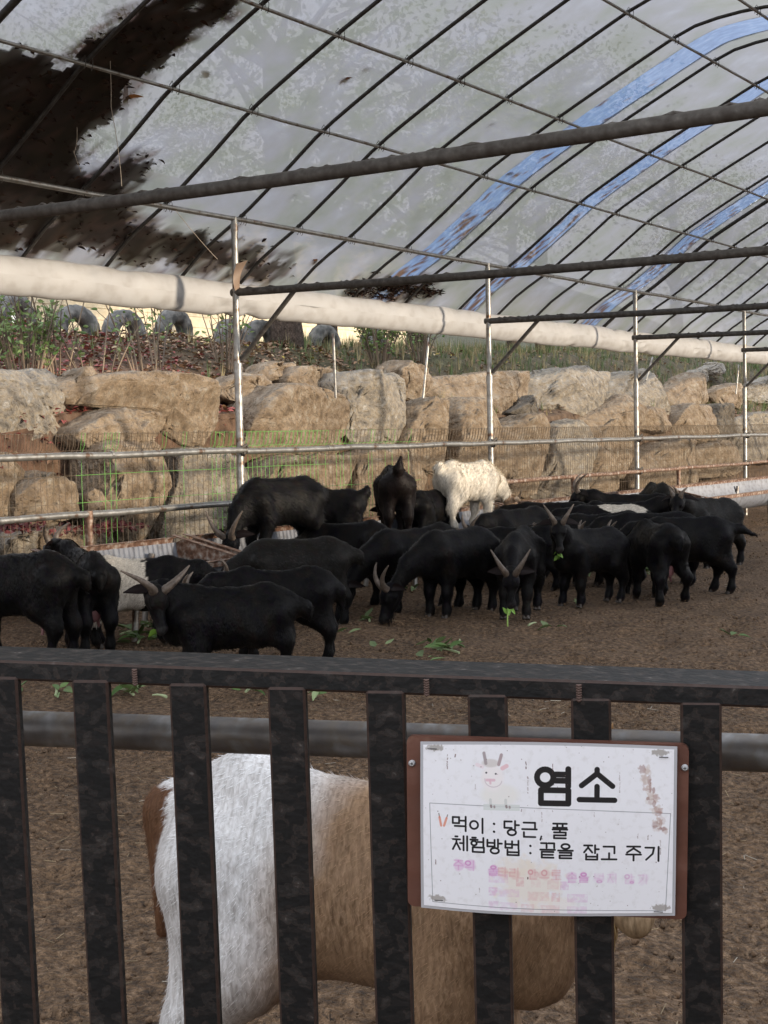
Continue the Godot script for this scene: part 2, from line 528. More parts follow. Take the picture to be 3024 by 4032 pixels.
func boulders() -> void:
	boulder("grey", -9.05, 0.90, "big grey lichen-streaked boulder at the left end of the top row", [Vector2(8.255, 1.873), Vector2(8.793, 1.907), Vector2(9.218, 1.914), Vector2(9.334, 1.848), Vector2(9.350, 1.691), Vector2(9.367, 1.498), Vector2(9.206, 1.360), Vector2(9.000, 1.261), Vector2(8.505, 1.198), Vector2(7.999, 1.209)])
	boulder("tan", -8.85, 0.80, "wide overhanging slab boulder with whitish patches left of the first post", [Vector2(9.213, 1.787), Vector2(9.349, 1.841), Vector2(9.909, 1.883), Vector2(10.543, 1.867), Vector2(11.124, 1.809), Vector2(11.263, 1.721), Vector2(11.427, 1.537), Vector2(11.343, 1.379), Vector2(11.050, 1.258), Vector2(10.499, 1.245), Vector2(10.238, 1.346), Vector2(10.170, 1.493), Vector2(9.900, 1.576), Vector2(9.551, 1.526), Vector2(9.280, 1.494), Vector2(9.160, 1.537)])
	boulder("tan", -8.69, 0.55, "tan peaked boulder tucked under the wide slab", [Vector2(8.949, 1.377), Vector2(9.196, 1.480), Vector2(9.414, 1.551), Vector2(9.643, 1.596), Vector2(9.873, 1.577), Vector2(10.035, 1.491), Vector2(10.085, 1.387), Vector2(9.915, 1.266), Vector2(9.444, 1.214), Vector2(9.093, 1.247)])
	boulder("tan", -8.44, 0.60, "tall upright slab boulder behind the mesh left of the first post", [Vector2(9.062, 1.259), Vector2(9.474, 1.272), Vector2(9.867, 1.286), Vector2(9.674, 0.845), Vector2(9.441, 0.431), Vector2(8.990, 0.452), Vector2(8.922, 0.712), Vector2(9.001, 0.973)])
	boulder("tan", -8.57, 0.60, "flat-faced boulder at the far left edge behind the mesh", [Vector2(7.791, 1.193), Vector2(8.076, 1.205), Vector2(8.166, 1.119), Vector2(8.180, 1.021), Vector2(8.068, 0.829), Vector2(7.973, 0.735), Vector2(7.617, 0.741)])
	boulder("tan", -8.43, 0.50, "cracked boulder with red leaves on top behind the mesh", [Vector2(8.010, 0.886), Vector2(8.157, 0.986), Vector2(8.355, 1.063), Vector2(8.542, 1.027), Vector2(8.707, 0.951), Vector2(8.746, 0.714), Vector2(8.441, 0.659), Vector2(8.023, 0.719)])
	boulder("grey", -8.21, 0.45, "small low grey rock at the bottom left behind the mesh", [Vector2(7.638, 0.597), Vector2(7.755, 0.640), Vector2(7.935, 0.645), Vector2(8.028, 0.559), Vector2(7.937, 0.455), Vector2(7.594, 0.464)])
	boulder("tan", -8.20, 0.50, "long low tan rock at the foot of the wall left of the short post", [Vector2(7.907, 0.613), Vector2(8.233, 0.641), Vector2(8.648, 0.600), Vector2(9.012, 0.509), Vector2(8.905, 0.398), Vector2(8.092, 0.425), Vector2(7.884, 0.476)])
	boulder("tan", -8.42, 0.40, "narrow wedge rock beside the tall upright slab", [Vector2(8.718, 0.894), Vector2(8.864, 0.888), Vector2(8.957, 0.634), Vector2(8.897, 0.563), Vector2(8.702, 0.605)])
	boulder("grey", -8.54, 0.60, "pale greenish boulder directly behind the first post", [Vector2(10.141, 1.201), Vector2(10.500, 1.236), Vector2(10.738, 1.176), Vector2(10.948, 1.076), Vector2(11.104, 0.809), Vector2(10.902, 0.367), Vector2(9.805, 0.423)])
	boulder("tan", -9.11, 0.30, "small pebble-like rock between the grey boulder and the slab", [Vector2(9.258, 1.829), Vector2(9.383, 1.912), Vector2(9.472, 1.935), Vector2(9.537, 1.876), Vector2(9.409, 1.816)])
	boulder("tan", -9.52, 0.35, "thin tilted slab rock lying on the bank right of the first post", [Vector2(12.461, 1.954), Vector2(12.596, 2.071), Vector2(12.889, 2.110), Vector2(13.183, 2.135), Vector2(13.226, 2.090), Vector2(12.895, 1.969), Vector2(12.580, 1.922)])
	boulder("tan", -9.28, 0.50, "blocky boulder with white scratches under the thin tilted slab", [Vector2(12.646, 1.906), Vector2(12.860, 2.050), Vector2(13.232, 2.071), Vector2(13.612, 2.051), Vector2(13.723, 1.991), Vector2(13.566, 1.775), Vector2(13.177, 1.765), Vector2(12.845, 1.830)])
	boulder("tan", -9.24, 0.40, "brown boulder just right of the first post at the top of the wall", [Vector2(11.496, 1.807), Vector2(11.775, 1.920), Vector2(12.091, 1.942), Vector2(12.303, 1.898), Vector2(12.250, 1.772), Vector2(11.948, 1.673), Vector2(11.585, 1.697)])
	boulder("tan", -8.78, 0.75, "big broad boulder with a dark left edge right of the first post", [Vector2(11.543, 1.490), Vector2(11.697, 1.679), Vector2(11.936, 1.821), Vector2(12.262, 1.841), Vector2(12.597, 1.770), Vector2(12.918, 1.740), Vector2(13.312, 1.765), Vector2(13.293, 1.644), Vector2(13.109, 1.429), Vector2(12.779, 1.101), Vector2(12.067, 1.047), Vector2(11.411, 1.109)])
	boulder("tan", -8.44, 0.60, "rough fissured boulder behind the mesh under the broad boulder", [Vector2(11.383, 1.064), Vector2(11.824, 1.121), Vector2(12.395, 1.108), Vector2(12.814, 1.099), Vector2(12.719, 0.871), Vector2(12.533, 0.679), Vector2(12.013, 0.406), Vector2(11.287, 0.408), Vector2(11.015, 0.640), Vector2(11.188, 0.894)])
	boulder("grey", -8.82, 0.80, "tall grey-tan boulder left of the second thin prop", [Vector2(13.118, 1.812), Vector2(13.284, 1.941), Vector2(13.781, 1.989), Vector2(14.520, 1.986), Vector2(14.442, 1.727), Vector2(14.258, 1.461), Vector2(14.027, 1.228), Vector2(13.435, 1.136), Vector2(13.110, 1.315), Vector2(13.229, 1.614)])
	boulder("tan", -9.35, 0.50, "rounded boulder behind the second thin prop", [Vector2(15.005, 2.108), Vector2(15.192, 2.169), Vector2(15.457, 2.166), Vector2(15.778, 2.037), Vector2(15.749, 1.846), Vector2(15.430, 1.716), Vector2(15.114, 1.758)])
	boulder("tan", -8.65, 0.65, "rounded upright boulder in the middle of the wall", [Vector2(14.217, 1.355), Vector2(14.413, 1.592), Vector2(14.663, 1.706), Vector2(14.885, 1.725), Vector2(15.018, 1.639), Vector2(15.116, 1.420), Vector2(14.890, 1.064), Vector2(14.624, 0.911), Vector2(14.241, 0.834), Vector2(13.918, 0.947)])
	boulder("tan", -8.46, 0.60, "flat tan boulder behind the goat with the raised tail", [Vector2(12.945, 1.097), Vector2(13.421, 1.136), Vector2(13.980, 1.161), Vector2(13.918, 0.947), Vector2(14.207, 0.783), Vector2(13.990, 0.536), Vector2(13.417, 0.416), Vector2(12.601, 0.463), Vector2(12.714, 0.790)])
	boulder("tan", -8.60, 0.65, "tall pointed boulder just left of the second post", [Vector2(15.327, 1.596), Vector2(15.514, 1.703), Vector2(15.782, 1.729), Vector2(16.044, 1.703), Vector2(16.070, 1.381), Vector2(15.837, 0.763), Vector2(15.456, 0.409), Vector2(14.967, 0.434), Vector2(14.992, 0.900), Vector2(15.137, 1.294)])
	boulder("tan", -9.20, 0.80, "wide rectangular block boulder behind the second post", [Vector2(15.743, 1.905), Vector2(16.209, 2.031), Vector2(16.904, 2.078), Vector2(17.564, 2.107), Vector2(18.401, 2.134), Vector2(18.713, 2.077), Vector2(18.660, 1.847), Vector2(18.336, 1.586), Vector2(17.776, 1.510), Vector2(16.872, 1.522), Vector2(16.226, 1.639), Vector2(15.824, 1.809)])
	boulder("dark", -8.92, 0.25, "small dark triangular shard in front of the wide block boulder", [Vector2(16.980, 1.577), Vector2(17.232, 1.687), Vector2(17.529, 1.782), Vector2(17.579, 1.708), Vector2(17.493, 1.529), Vector2(17.179, 1.499)])
	boulder("grey", -9.12, 0.80, "heart-shaped pale grey boulder right of the wide block", [Vector2(18.490, 1.906), Vector2(18.709, 2.053), Vector2(19.195, 2.177), Vector2(19.820, 2.242), Vector2(20.026, 2.165), Vector2(20.617, 2.201), Vector2(20.589, 1.996), Vector2(20.099, 1.685), Vector2(19.407, 1.440), Vector2(18.794, 1.455), Vector2(18.359, 1.654)])
	boulder("tan", -8.57, 0.65, "tall tan boulder behind the mesh right of the second post", [Vector2(16.329, 1.339), Vector2(16.736, 1.466), Vector2(17.225, 1.513), Vector2(17.687, 1.501), Vector2(17.699, 1.243), Vector2(17.569, 0.964), Vector2(17.156, 0.557), Vector2(16.085, 0.517), Vector2(16.079, 0.942)])
	boulder("grey", -8.53, 0.60, "two-toned boulder behind the mesh under the heart-shaped one", [Vector2(17.781, 1.378), Vector2(18.280, 1.451), Vector2(18.767, 1.449), Vector2(18.944, 1.319), Vector2(18.647, 0.939), Vector2(18.194, 0.482), Vector2(17.565, 0.419), Vector2(17.208, 0.555)])
	boulder("tan", -8.64, 0.70, "pointed warm tan boulder just left of the third post", [Vector2(19.025, 1.449), Vector2(19.949, 1.704), Vector2(20.556, 1.799), Vector2(20.834, 1.704), Vector2(20.734, 1.445), Vector2(20.104, 0.770), Vector2(19.426, 0.560), Vector2(19.090, 0.863)])
	boulder("tan", -8.40, 0.50, "wedge boulder under the pointed warm tan boulder", [Vector2(18.626, 1.129), Vector2(18.931, 1.112), Vector2(19.082, 0.928), Vector2(19.308, 0.629), Vector2(18.668, 0.462), Vector2(18.088, 0.487)])
	boulder("grey", -9.37, 0.50, "grey boulder behind the third post at the top of the wall", [Vector2(21.038, 1.840), Vector2(21.484, 2.144), Vector2(22.045, 2.224), Vector2(22.725, 2.264), Vector2(22.771, 2.066), Vector2(22.130, 1.912), Vector2(21.295, 1.756)])
	boulder("grey", -9.16, 0.70, "tall grey boulder right of the third post", [Vector2(21.730, 1.924), Vector2(22.185, 2.072), Vector2(22.843, 2.299), Vector2(23.118, 2.276), Vector2(23.257, 1.838), Vector2(23.154, 1.653), Vector2(22.720, 1.500), Vector2(21.851, 1.559), Vector2(21.583, 1.667)])
	boulder("tan", -8.86, 0.50, "squarish tan boulder under the tall grey one", [Vector2(21.190, 1.589), Vector2(21.826, 1.679), Vector2(22.380, 1.637), Vector2(22.252, 1.408), Vector2(21.766, 1.264), Vector2(21.031, 1.341)])
	boulder("tan", -8.80, 0.60, "clean-cut square block boulder between the third and fourth posts", [Vector2(22.728, 1.555), Vector2(23.132, 1.693), Vector2(23.800, 1.705), Vector2(24.473, 1.694), Vector2(24.248, 1.399), Vector2(23.741, 1.091), Vector2(22.696, 1.143), Vector2(22.526, 1.294)])
	boulder("tan", -8.46, 0.65, "broad low boulder behind the mesh right of the third post", [Vector2(20.244, 0.901), Vector2(21.225, 1.090), Vector2(22.045, 1.150), Vector2(22.794, 1.155), Vector2(22.522, 0.774), Vector2(22.037, 0.461), Vector2(20.920, 0.400), Vector2(19.960, 0.506)])
	boulder("dark", -8.80, 0.60, "dark leaning slab left of the fourth post", [Vector2(24.290, 1.732), Vector2(24.813, 1.712), Vector2(25.157, 1.640), Vector2(25.343, 1.420), Vector2(24.816, 1.075), Vector2(23.890, 1.065)])
	boulder("tan", -8.49, 0.60, "rounded brown boulder under the leaning slab", [Vector2(22.761, 1.006), Vector2(23.272, 1.073), Vector2(23.964, 1.086), Vector2(24.832, 0.890), Vector2(24.647, 0.600), Vector2(23.761, 0.511), Vector2(22.522, 0.538)])
	boulder("tan", -9.34, 0.50, "tan boulder among dry grass left of the fourth post", [Vector2(25.556, 1.961), Vector2(26.197, 2.089), Vector2(26.959, 2.147), Vector2(27.430, 2.058), Vector2(26.819, 1.700), Vector2(25.825, 1.745)])
	boulder("tan", -9.29, 0.55, "grass-draped boulder between the third and fourth posts", [Vector2(23.630, 1.916), Vector2(24.195, 2.164), Vector2(24.737, 2.290), Vector2(25.222, 2.103), Vector2(25.011, 1.836), Vector2(24.437, 1.653), Vector2(23.531, 1.649)])
	boulder("grey", -8.70, 0.70, "large grey boulder right of the fourth post", [Vector2(25.504, 1.477), Vector2(26.628, 1.578), Vector2(27.686, 1.563), Vector2(27.276, 0.997), Vector2(26.605, 0.668), Vector2(25.093, 0.748)])
	boulder("pale", -10.04, 0.35, "bluish white rock high in the grass near the right edge", [Vector2(26.814, 2.418), Vector2(27.460, 2.561), Vector2(28.171, 2.601), Vector2(28.084, 2.424), Vector2(27.205, 2.321)])
	boulder("pale", -9.59, 0.40, "bluish white rock right of the fourth post in the grass", [Vector2(28.494, 2.192), Vector2(29.301, 2.331), Vector2(30.245, 2.255), Vector2(29.738, 1.836), Vector2(28.248, 1.786)])
	boulder("pale", -9.82, 0.35, "pale rock low in the grass left of the fourth post", [Vector2(25.657, 2.253), Vector2(26.078, 2.392), Vector2(26.490, 2.377), Vector2(26.455, 2.228), Vector2(25.914, 2.165)])

# ------------------------------------------------------------------ shed
const PROFILE := [Vector2(-8.3, 2.62), Vector2(-7.95, 2.90), Vector2(-7.56, 3.13), Vector2(-7.1, 3.45), Vector2(-6.71, 3.73), Vector2(-5.93, 4.15), Vector2(-4.82, 4.68), Vector2(-4.5, 4.77), Vector2(-4.1, 4.80), Vector2(-3.7, 4.77), Vector2(-3.38, 4.68), Vector2(-2.27, 4.15), Vector2(-1.49, 3.73), Vector2(-1.1, 3.45), Vector2(-.64, 3.13)]
const POSTS := [1.2, 5.4, 9.56, 13.83, 17.73, 21.86, 26.0, 30.2, 34.4]
var roof_curve := Curve3D.new()

func roof_points(x: float, lift: float, every := 0.14) -> PackedVector3Array:
	var p := PackedVector3Array()
	var len_ := roof_curve.get_baked_length()
	var k := int(len_ / every)
	for i in k + 1:
		var s := len_ * i / k
		var a := roof_curve.sample_baked(s, true)
		var d := (roof_curve.sample_baked(minf(s + .02, len_), true) - roof_curve.sample_baked(maxf(s - .02, 0), true)).normalized()
		p.append(Vector3(x, a.y + d.z * lift, a.z - d.y * lift))
	return p

func roof_y(z: float) -> float:
	for i in PROFILE.size() - 1:
		if z >= PROFILE[i].x and z <= PROFILE[i + 1].x:
			return lerpf(PROFILE[i].y, PROFILE[i + 1].y, (z - PROFILE[i].x) / (PROFILE[i + 1].x - PROFILE[i].x))
	return PROFILE[0].y

func shed() -> void:
	for i in PROFILE.size():
		var a: Vector2 = PROFILE[maxi(i - 1, 0)]
		var b: Vector2 = PROFILE[mini(i + 1, PROFILE.size() - 1)]
		var q: Vector2 = PROFILE[i]
		var t := (b - a) / 6.0
		roof_curve.add_point(Vector3(0, q.y, q.x), Vector3(0, -t.y, -t.x) * .7, Vector3(0, t.y, t.x) * .7)
	var s := thing("tunnel_shed", "long arched pipe-frame shed with a dirty translucent film roof over the goats", "shed")
	rng.seed = 3
	# posts, both sides
	for x: float in POSTS:
		for z: float in ([-7.56, -.64] if x > 2.0 else [-7.56]):
			var m := MB.new()
			var lean := rng.randf_range(-.02, .02)
			m.tube(PackedVector3Array([Vector3(x, -.1, z), Vector3(x, 1.9, z), Vector3(x + lean, 1.901, z), Vector3(x, 3.10, z)]), PackedFloat32Array([.032, .032, .027, .027]), 12)
			m.tube(PackedVector3Array([Vector3(x, 1.84, z), Vector3(x, 1.92, z)]), PackedFloat32Array([.036]), 12)
			m.tube(PackedVector3Array([Vector3(x, 2.98, z), Vector3(x, 3.05, z)]), PackedFloat32Array([.031]), 12)
			put("post", m.mesh(), mats.galv, s)
	# tie beams with sag and crusted dirt on top, braces
	for x: float in POSTS:
		var m := MB.new()
		var p := PackedVector3Array()
		for i in 25:
			var k := i / 24.0
			p.append(Vector3(x, 2.495 - .035 * sin(PI * k), lerpf(-7.6, -.6, k)))
		m.tube(p, PackedFloat32Array([.0315]), 14)
		var beam := put("tie_beam", m.mesh(), mats.beam, s)
		m = MB.new()
		for i in 46:
			var k := rng.randf()
			var c := Vector3(x + rng.randf_range(-.012, .012), 2.495 - .035 * sin(PI * k) + .024, lerpf(-7.55, -.65, k))
			var l := rng.randf_range(.02, .09)
			m.tube(PackedVector3Array([c - Vector3(0, .004, l), c + Vector3(0, rng.randf_range(.002, .007), 0), c + Vector3(0, -.004, l)]), PackedFloat32Array([.004, .012, .004]), 6)
		kind(put("dirt_crust", m.mesh(), mats.dust, beam), "stuff")
		m = MB.new()
		m.pipe(Vector3(x + .01, 1.95, -7.53), Vector3(x + .01, 2.47, -6.98), .02, 10)
		put("brace", m.mesh(), mats.beam, s)
		m = MB.new()
		m.pipe(Vector3(x + .01, 1.95, -.67), Vector3(x + .01, 2.47, -1.22), .02, 10)
		put("brace", m.mesh(), mats.beam, s)
	# ribs
	var xs := [-.4, .4, 1.2, 2.0, 2.85, 3.7, 4.55, 5.4, 6.2, 7.03, 7.87, 8.75, 9.67, 10.46, 11.27, 12.25, 13.23, 14.36, 15.27, 16.18, 17.3]
	var x := 18.2
	while x < 38.0:
		xs.append(x)
		x += .86
	for rx: float in xs:
		var thick := .024 if absf(rx - 5.4) < .01 or absf(rx - 6.2) < .01 or absf(rx - 18.2) < .01 else .0155
		var m := MB.new()
		m.tube(roof_points(rx, 0.0, .2), PackedFloat32Array([thick]), 8)
		put("rib", m.mesh(), mats.rib, s)
	# purlins run the length under the ribs, wired on at each crossing
	for z: float in [-7.56, -6.71, -5.93, -4.82, -4.1, -3.38, -2.27, -1.49, -.64]:
		var eave := absf(z + 4.1) > 3.2
		var rr := .02 if eave else .0125
		var y := 3.085 if eave else roof_y(z) - .035
		var m := MB.new()
		var p := PackedVector3Array()
		for i in 61:
			var px := lerpf(-.5, 38.0, i / 60.0)
			p.append(Vector3(px, y + .012 * noise.get_noise_2d(px * 3.0, z * 50.0), z))
		m.tube(p, PackedFloat32Array([rr]), 10)
		var pur := put("purlin", m.mesh(), mats.galv, s)
		if z < -4.0:
			m = MB.new()
			for rx: float in xs:
				for d: float in [-.035, .03]:
					m.tube(PackedVector3Array([Vector3(rx + d, y - rr - .004, z - .012), Vector3(rx + d, y + .03, z - .016), Vector3(rx + d + .01, y + .055, z), Vector3(rx + d, y + .03, z + .016), Vector3(rx + d, y - rr - .004, z + .012), Vector3(rx + d, y - rr - .016, z)]), PackedFloat32Array([.0028]), 5)
			kind(put("wire_clips", m.mesh(), mats.dust, pur), "stuff")
	# film: pale where clean, stained brown by the wet litter that lies on it
	var m := MB.new()
	var fxs := []
	var fx := -1.0
	while fx < 39.0:
		fxs.append(fx)
		fx += .06 if fx > 4.0 and fx < 19.0 else .3
	var w := 0
	var st := FastNoiseLite.new()
	st.frequency = 1.0
	st.fractal_octaves = 5
	for cx: float in fxs:
		var p := roof_points(cx, .03, .08)
		while p[p.size() - 1].z > -1.6:
			p.remove_at(p.size() - 1)
		w = p.size()
		for j in w:
			var q := p[j]
			q.y += .012 * noise.get_noise_2d(cx * 6.0, j * .8)
			var col := Color.WHITE
			if cx < 19.0 and q.z < -3.5:
				var hit := 0
				for k in 7:
					var wob := Vector2(st.get_noise_2d(q.x * 2.5, q.z * 2.5), st.get_noise_2d(q.x * 2.5 + 40.0, q.z * 2.5)) * .3
					wob += Vector2.from_angle(k * 2.4) * .10 * (k / 6.0) + Vector2(st.get_noise_2d(q.x * 14.0, q.z * 14.0), st.get_noise_2d(q.x * 14.0, q.z * 14.0 + 9.0)) * .12
					for poly: PackedVector2Array in [LITTER_A, LITTER_B]:
						if Geometry2D.is_point_in_polygon(Vector2(q.x, q.z) + wob, poly):
							hit += 1
				if hit > 0:
					var stain := Color(.17, .13, .115).lerp(Color(.38, .24, .20), clampf(st.get_noise_2d(q.x * 6.0, q.z * 6.0) * 1.6, 0, 1))
					col = Color.WHITE.lerp(stain, hit / 7.0)
			m.vert(q, Vector3.UP, col, Vector2(cx, j * .08))
	for i in fxs.size() - 1:
		var inside := false
		for b: Array in STRIPS:
			inside = inside or (fxs[i] > b[0] and fxs[i + 1] < b[1])
		if inside:
			continue
		for j in w - 1:
			m.quad(i * w + j, i * w + j + 1, (i + 1) * w + j + 1, (i + 1) * w + j)
	m.smooth()
	for i in m.n.size():
		if m.n[i].y < 0.0:
			m.n[i] = -m.n[i]
	put("film", m.mesh(), mats.film, s)
	# rolled side curtains
	for side: float in [-1.0]:
		m = MB.new()
		var na := 26
		var nl := 420
		var f := FastNoiseLite.new()
		f.seed = 9
		f.frequency = .5
		for i in nl + 1:
			var cx := lerpf(-1.0, 39.0, float(i) / nl)
			var cz := -8.14 if side < 0 else -.06
			for j in na + 1:
				var a := TAU * j / na
				var dent := f.get_noise_2d(cx * 2.2, cos(a) * 1.2 + side * 9.0) * .008 - .03 * pow(clampf(1.0 - absf(f.get_noise_2d(cx * 1.4 + sin(a) * .25, 40.0)) * 9.0, 0.0, 1.0), 2.0) * smoothstep(-.15, .2, f.get_noise_2d(cx * .9, a * .25 + 77.0))
				var p := Vector3(cx, 2.525 + sin(a) * (.147 + dent) + .02 * f.get_noise_1d(cx * 1.3), cz + cos(a) * (.085 + dent * 1.2))
				m.vert(p, Vector3(0, sin(a), cos(a)), Color.WHITE, Vector2(cx, j * .04))
		for i in nl:
			for j in na:
				m.quad(i * (na + 1) + j, i * (na + 1) + j + 1, (i + 1) * (na + 1) + j + 1, (i + 1) * (na + 1) + j)
		var hint := m.n.duplicate()
		m.smooth()
		for i in m.n.size():
			if m.n[i].dot(hint[i]) < 0.0:
				m.n[i] = -m.n[i]
		put("rolled_curtain", m.mesh(), mats.curtain, s)
	# thin stays from the curtain down to the wall
	for q: Array in [[Vector3(12.50, 2.36, -8.64), Vector3(12.55, 1.70, -8.66)], [Vector3(14.40, 2.40, -8.64), Vector3(14.28, 1.72, -8.66)], [Vector3(20.9, 2.40, -8.64), Vector3(20.68, 2.05, -8.66)], [Vector3(24.7, 2.4, -8.64), Vector3(24.6, 1.9, -8.66)]]:
		m = MB.new()
		m.pipe(q[0], q[1], .014, 8)
		put("stay", m.mesh(), mats.galv, s)
	roof_things()
	threads()

func threads() -> void:
	var o := thing("hanging_threads", "dry dusty threads hanging from the roof film over the left end of the long beam", "threads")
	for q: Array in [[Vector3(7.441, 3.943, -7.555), Vector3(7.555, 3.159, -7.305)], [Vector3(7.254, 4.103, -6.753), Vector3(7.239, 3.472, -6.716)], [Vector3(7.239, 3.472, -6.716), Vector3(7.249, 2.955, -6.652)], [Vector3(7.516, 3.883, -7.065), Vector3(7.410, 3.489, -7.192)], [Vector3(7.410, 3.489, -7.192), Vector3(7.388, 3.255, -7.203)], [Vector3(8.514, 3.006, -7.281), Vector3(8.662, 2.639, -7.017)]]:
		var m := MB.new()
		m.tube(bezier(q[0], q[0].lerp(q[1], .5) + Vector3(0, -.05, .03), q[1], 8), PackedFloat32Array([.0022]), 5, Color(.42, .36, .29))
		put("thread", m.mesh(), mats.plain, o)
	var t := MB.new()
	for i in 9:
		var s := i / 8.0
		for k in 3:
			t.vert(Vector3(9.56 - .035 - .05 * sin(s * 2.6) + .03 * k, 2.72 - .22 * s + .015 * k, -7.52 + .035 * k * (1.0 - s)), Vector3(0, 0, 1), Color(.25, .17, .12))
	for i in 8:
		for k in 2:
			t.quad(i * 3 + k, i * 3 + k + 1, i * 3 + k + 4, i * 3 + k + 3)
	t.smooth()
	tag(put("torn_tape", t.mesh(), mats.leaf), "torn brown tape hanging on the first post just above the tie beam", "tape")

func on_roof(x: float, z: float, lift: float) -> Vector3:
	return Vector3(x, roof_y(z) + .035 + lift, z)

const STRIPS := [[12.62, 13.08, "first blue faded strip lying over the film roof, the longest one in view"], [14.45, 14.82, "second blue strip over the roof film, streaked brown near its lower end"], [17.55, 18.05, "third blue strip over the roof film beside the thick dark rib at the right"]]

func roof_things() -> void:
	# faded blue strips lying on the film
	for q: Array in STRIPS:
		var m := MB.new()
		var st := FastNoiseLite.new()
		st.frequency = 1.0
		st.fractal_octaves = 5
		st.seed = int(q[0])
		var a := roof_points(q[0], .037, .06)
		var b := roof_points(q[1], .037, .06)
		while a[a.size() - 1].z > -1.6:
			a.remove_at(a.size() - 1)
			b.remove_at(b.size() - 1)
		for i in a.size():
			var j1 := .015 * noise.get_noise_1d(i * 5.0 + q[0] * 50.0)
			for k in 13:
				var p := a[i].lerp(b[i], k / 12.0) + Vector3(j1, .004 * (k % 2), 0)
				var col := Color.WHITE
				if p.z < -5.2:
					var dirt := st.get_noise_2d(p.x * 9.0, p.z * 4.0) - (.10 + (p.z + 7.6) * .14)
					col = Color.WHITE.lerp(Color(.60, .25, .12), clampf(dirt * 9.0, 0, 1))
				m.vert(p, Vector3.UP, col, Vector2(k * .08, i * .06))
		for i in a.size() - 1:
			for k in 12:
				m.quad(i * 13 + k, i * 13 + k + 1, i * 13 + k + 14, i * 13 + k + 13)
		m.smooth()
		for i in m.n.size():
			if m.n[i].y < 0.0:
				m.n[i] = -m.n[i]
		tag(put("roof_strip", m.mesh(), mats.strip), q[2], "tarp strip", "blue strips on the roof")
	# leaf litter heaped on the film: a crust of clumps and leaves
	litter(LITTER_A, 4)
	litter(LITTER_B, 5)
	# single fallen leaves on the film
	var names := ["yellow leaf lying on the film above the litter", "small brown leaf high on the roof film", "tiny brown leaf on the film near the long beam", "small reddish leaf at the upper middle of the film", "green leaf on the film over the middle purlin", "large reddish brown leaf at the edge of the dark litter by the beam", "round orange leaf at the edge of the litter heap", "rust red leaf on the film above the boulders", "dark curled leaf beside the litter edge", "red scrap on the film beside the first blue strip"]
	var i := 0
	for q: Vector3 in [Vector3(8.131, -6.642, 0.071), Vector3(9.358, -6.367, 0.077), Vector3(11.548, -6.260, 0.057), Vector3(9.407, -6.188, 0.049), Vector3(10.105, -7.329, 0.046), Vector3(8.300, -7.386, 0.102), Vector3(7.611, -6.955, 0.094), Vector3(11.279, -8.008, 0.086), Vector3(7.834, -7.441, 0.072), Vector3(12.668, -6.715, 0.071)]:
		var m := MB.new()
		rng.seed = 40 + i
		var col: Color = [Color(.5, .3, .06), Color(.25, .1, .05), Color(.2, .1, .05), Color(.25, .1, .06), Color(.12, .2, .05), Color(.3, .09, .05), Color(.4, .17, .05), Color(.32, .12, .04), Color(.1, .05, .04), Color(.5, .08, .06)][i]
		blade(m, Transform3D(Basis.from_euler(Vector3(0, rng.randf() * TAU, .5)), on_roof(q.x, q.y, .012)), q.z * 1.6, q.z * .9, col)
		tag(put("fallen_leaf", m.mesh(), mats.leaf), names[i], "leaf", "fallen leaves on the roof film")
		i += 1

# a leaf: a pointed blade folded along its midrib
func blade(m: MB, xf: Transform3D, l: float, w: float, col: Color, curl := .25) -> void:
	var i0 := m.v.size()
	for i in 6:
		var s := i / 5.0
		var ww := w * .5 * sin(PI * pow(s, .8)) + .0004
		for k: float in [-1.0, 0.0, 1.0]:
			var p := Vector3(s * l, absf(k) * ww * .5 - curl * l * s * s, k * ww)
			m.vert(xf * p, (xf.basis * Vector3(.2, 1, -k * .4)).normalized(), col * (1.0 if k != 0.0 else 1.25), Vector2(s, k))
	for i in 5:
		for k in 2:
			m.quad(i0 + i * 3 + k, i0 + i * 3 + k + 1, i0 + i * 3 + k + 4, i0 + i * 3 + k + 3)

var LITTER_A := PackedVector2Array([Vector2(7.059, -6.177), Vector2(7.441, -5.972), Vector2(7.764, -5.947), Vector2(7.776, -6.132), Vector2(7.732, -6.274), Vector2(7.634, -6.411), Vector2(7.681, -6.616), Vector2(7.681, -6.742), Vector2(7.647, -6.839), Vector2(7.611, -6.955), Vector2(7.592, -7.069), Vector2(7.576, -7.185), Vector2(7.595, -7.316), Vector2(7.773, -7.403), Vector2(8.257, -7.360), Vector2(8.415, -7.460), Vector2(8.282, -7.665), Vector2(8.541, -7.671), Vector2(8.704, -7.797), Vector2(9.057, -7.847), Vector2(9.703, -7.804), Vector2(10.179, -7.937), Vector2(10.752, -8.020), Vector2(11.165, -8.091), Vector2(10.957, -8.178), Vector2(10.310, -8.201), Vector2(7.392, -8.233), Vector2(6.197, -6.844), Vector2(6.473, -6.785), Vector2(6.683, -6.827), Vector2(6.929, -6.771), Vector2(6.956, -6.654), Vector2(6.922, -6.501), Vector2(7.000, -6.396)])
var LITTER_B := PackedVector2Array([Vector2(12.141, -8.158), Vector2(12.779, -8.020), Vector2(13.820, -8.089), Vector2(13.408, -8.188), Vector2(12.184, -8.244)])

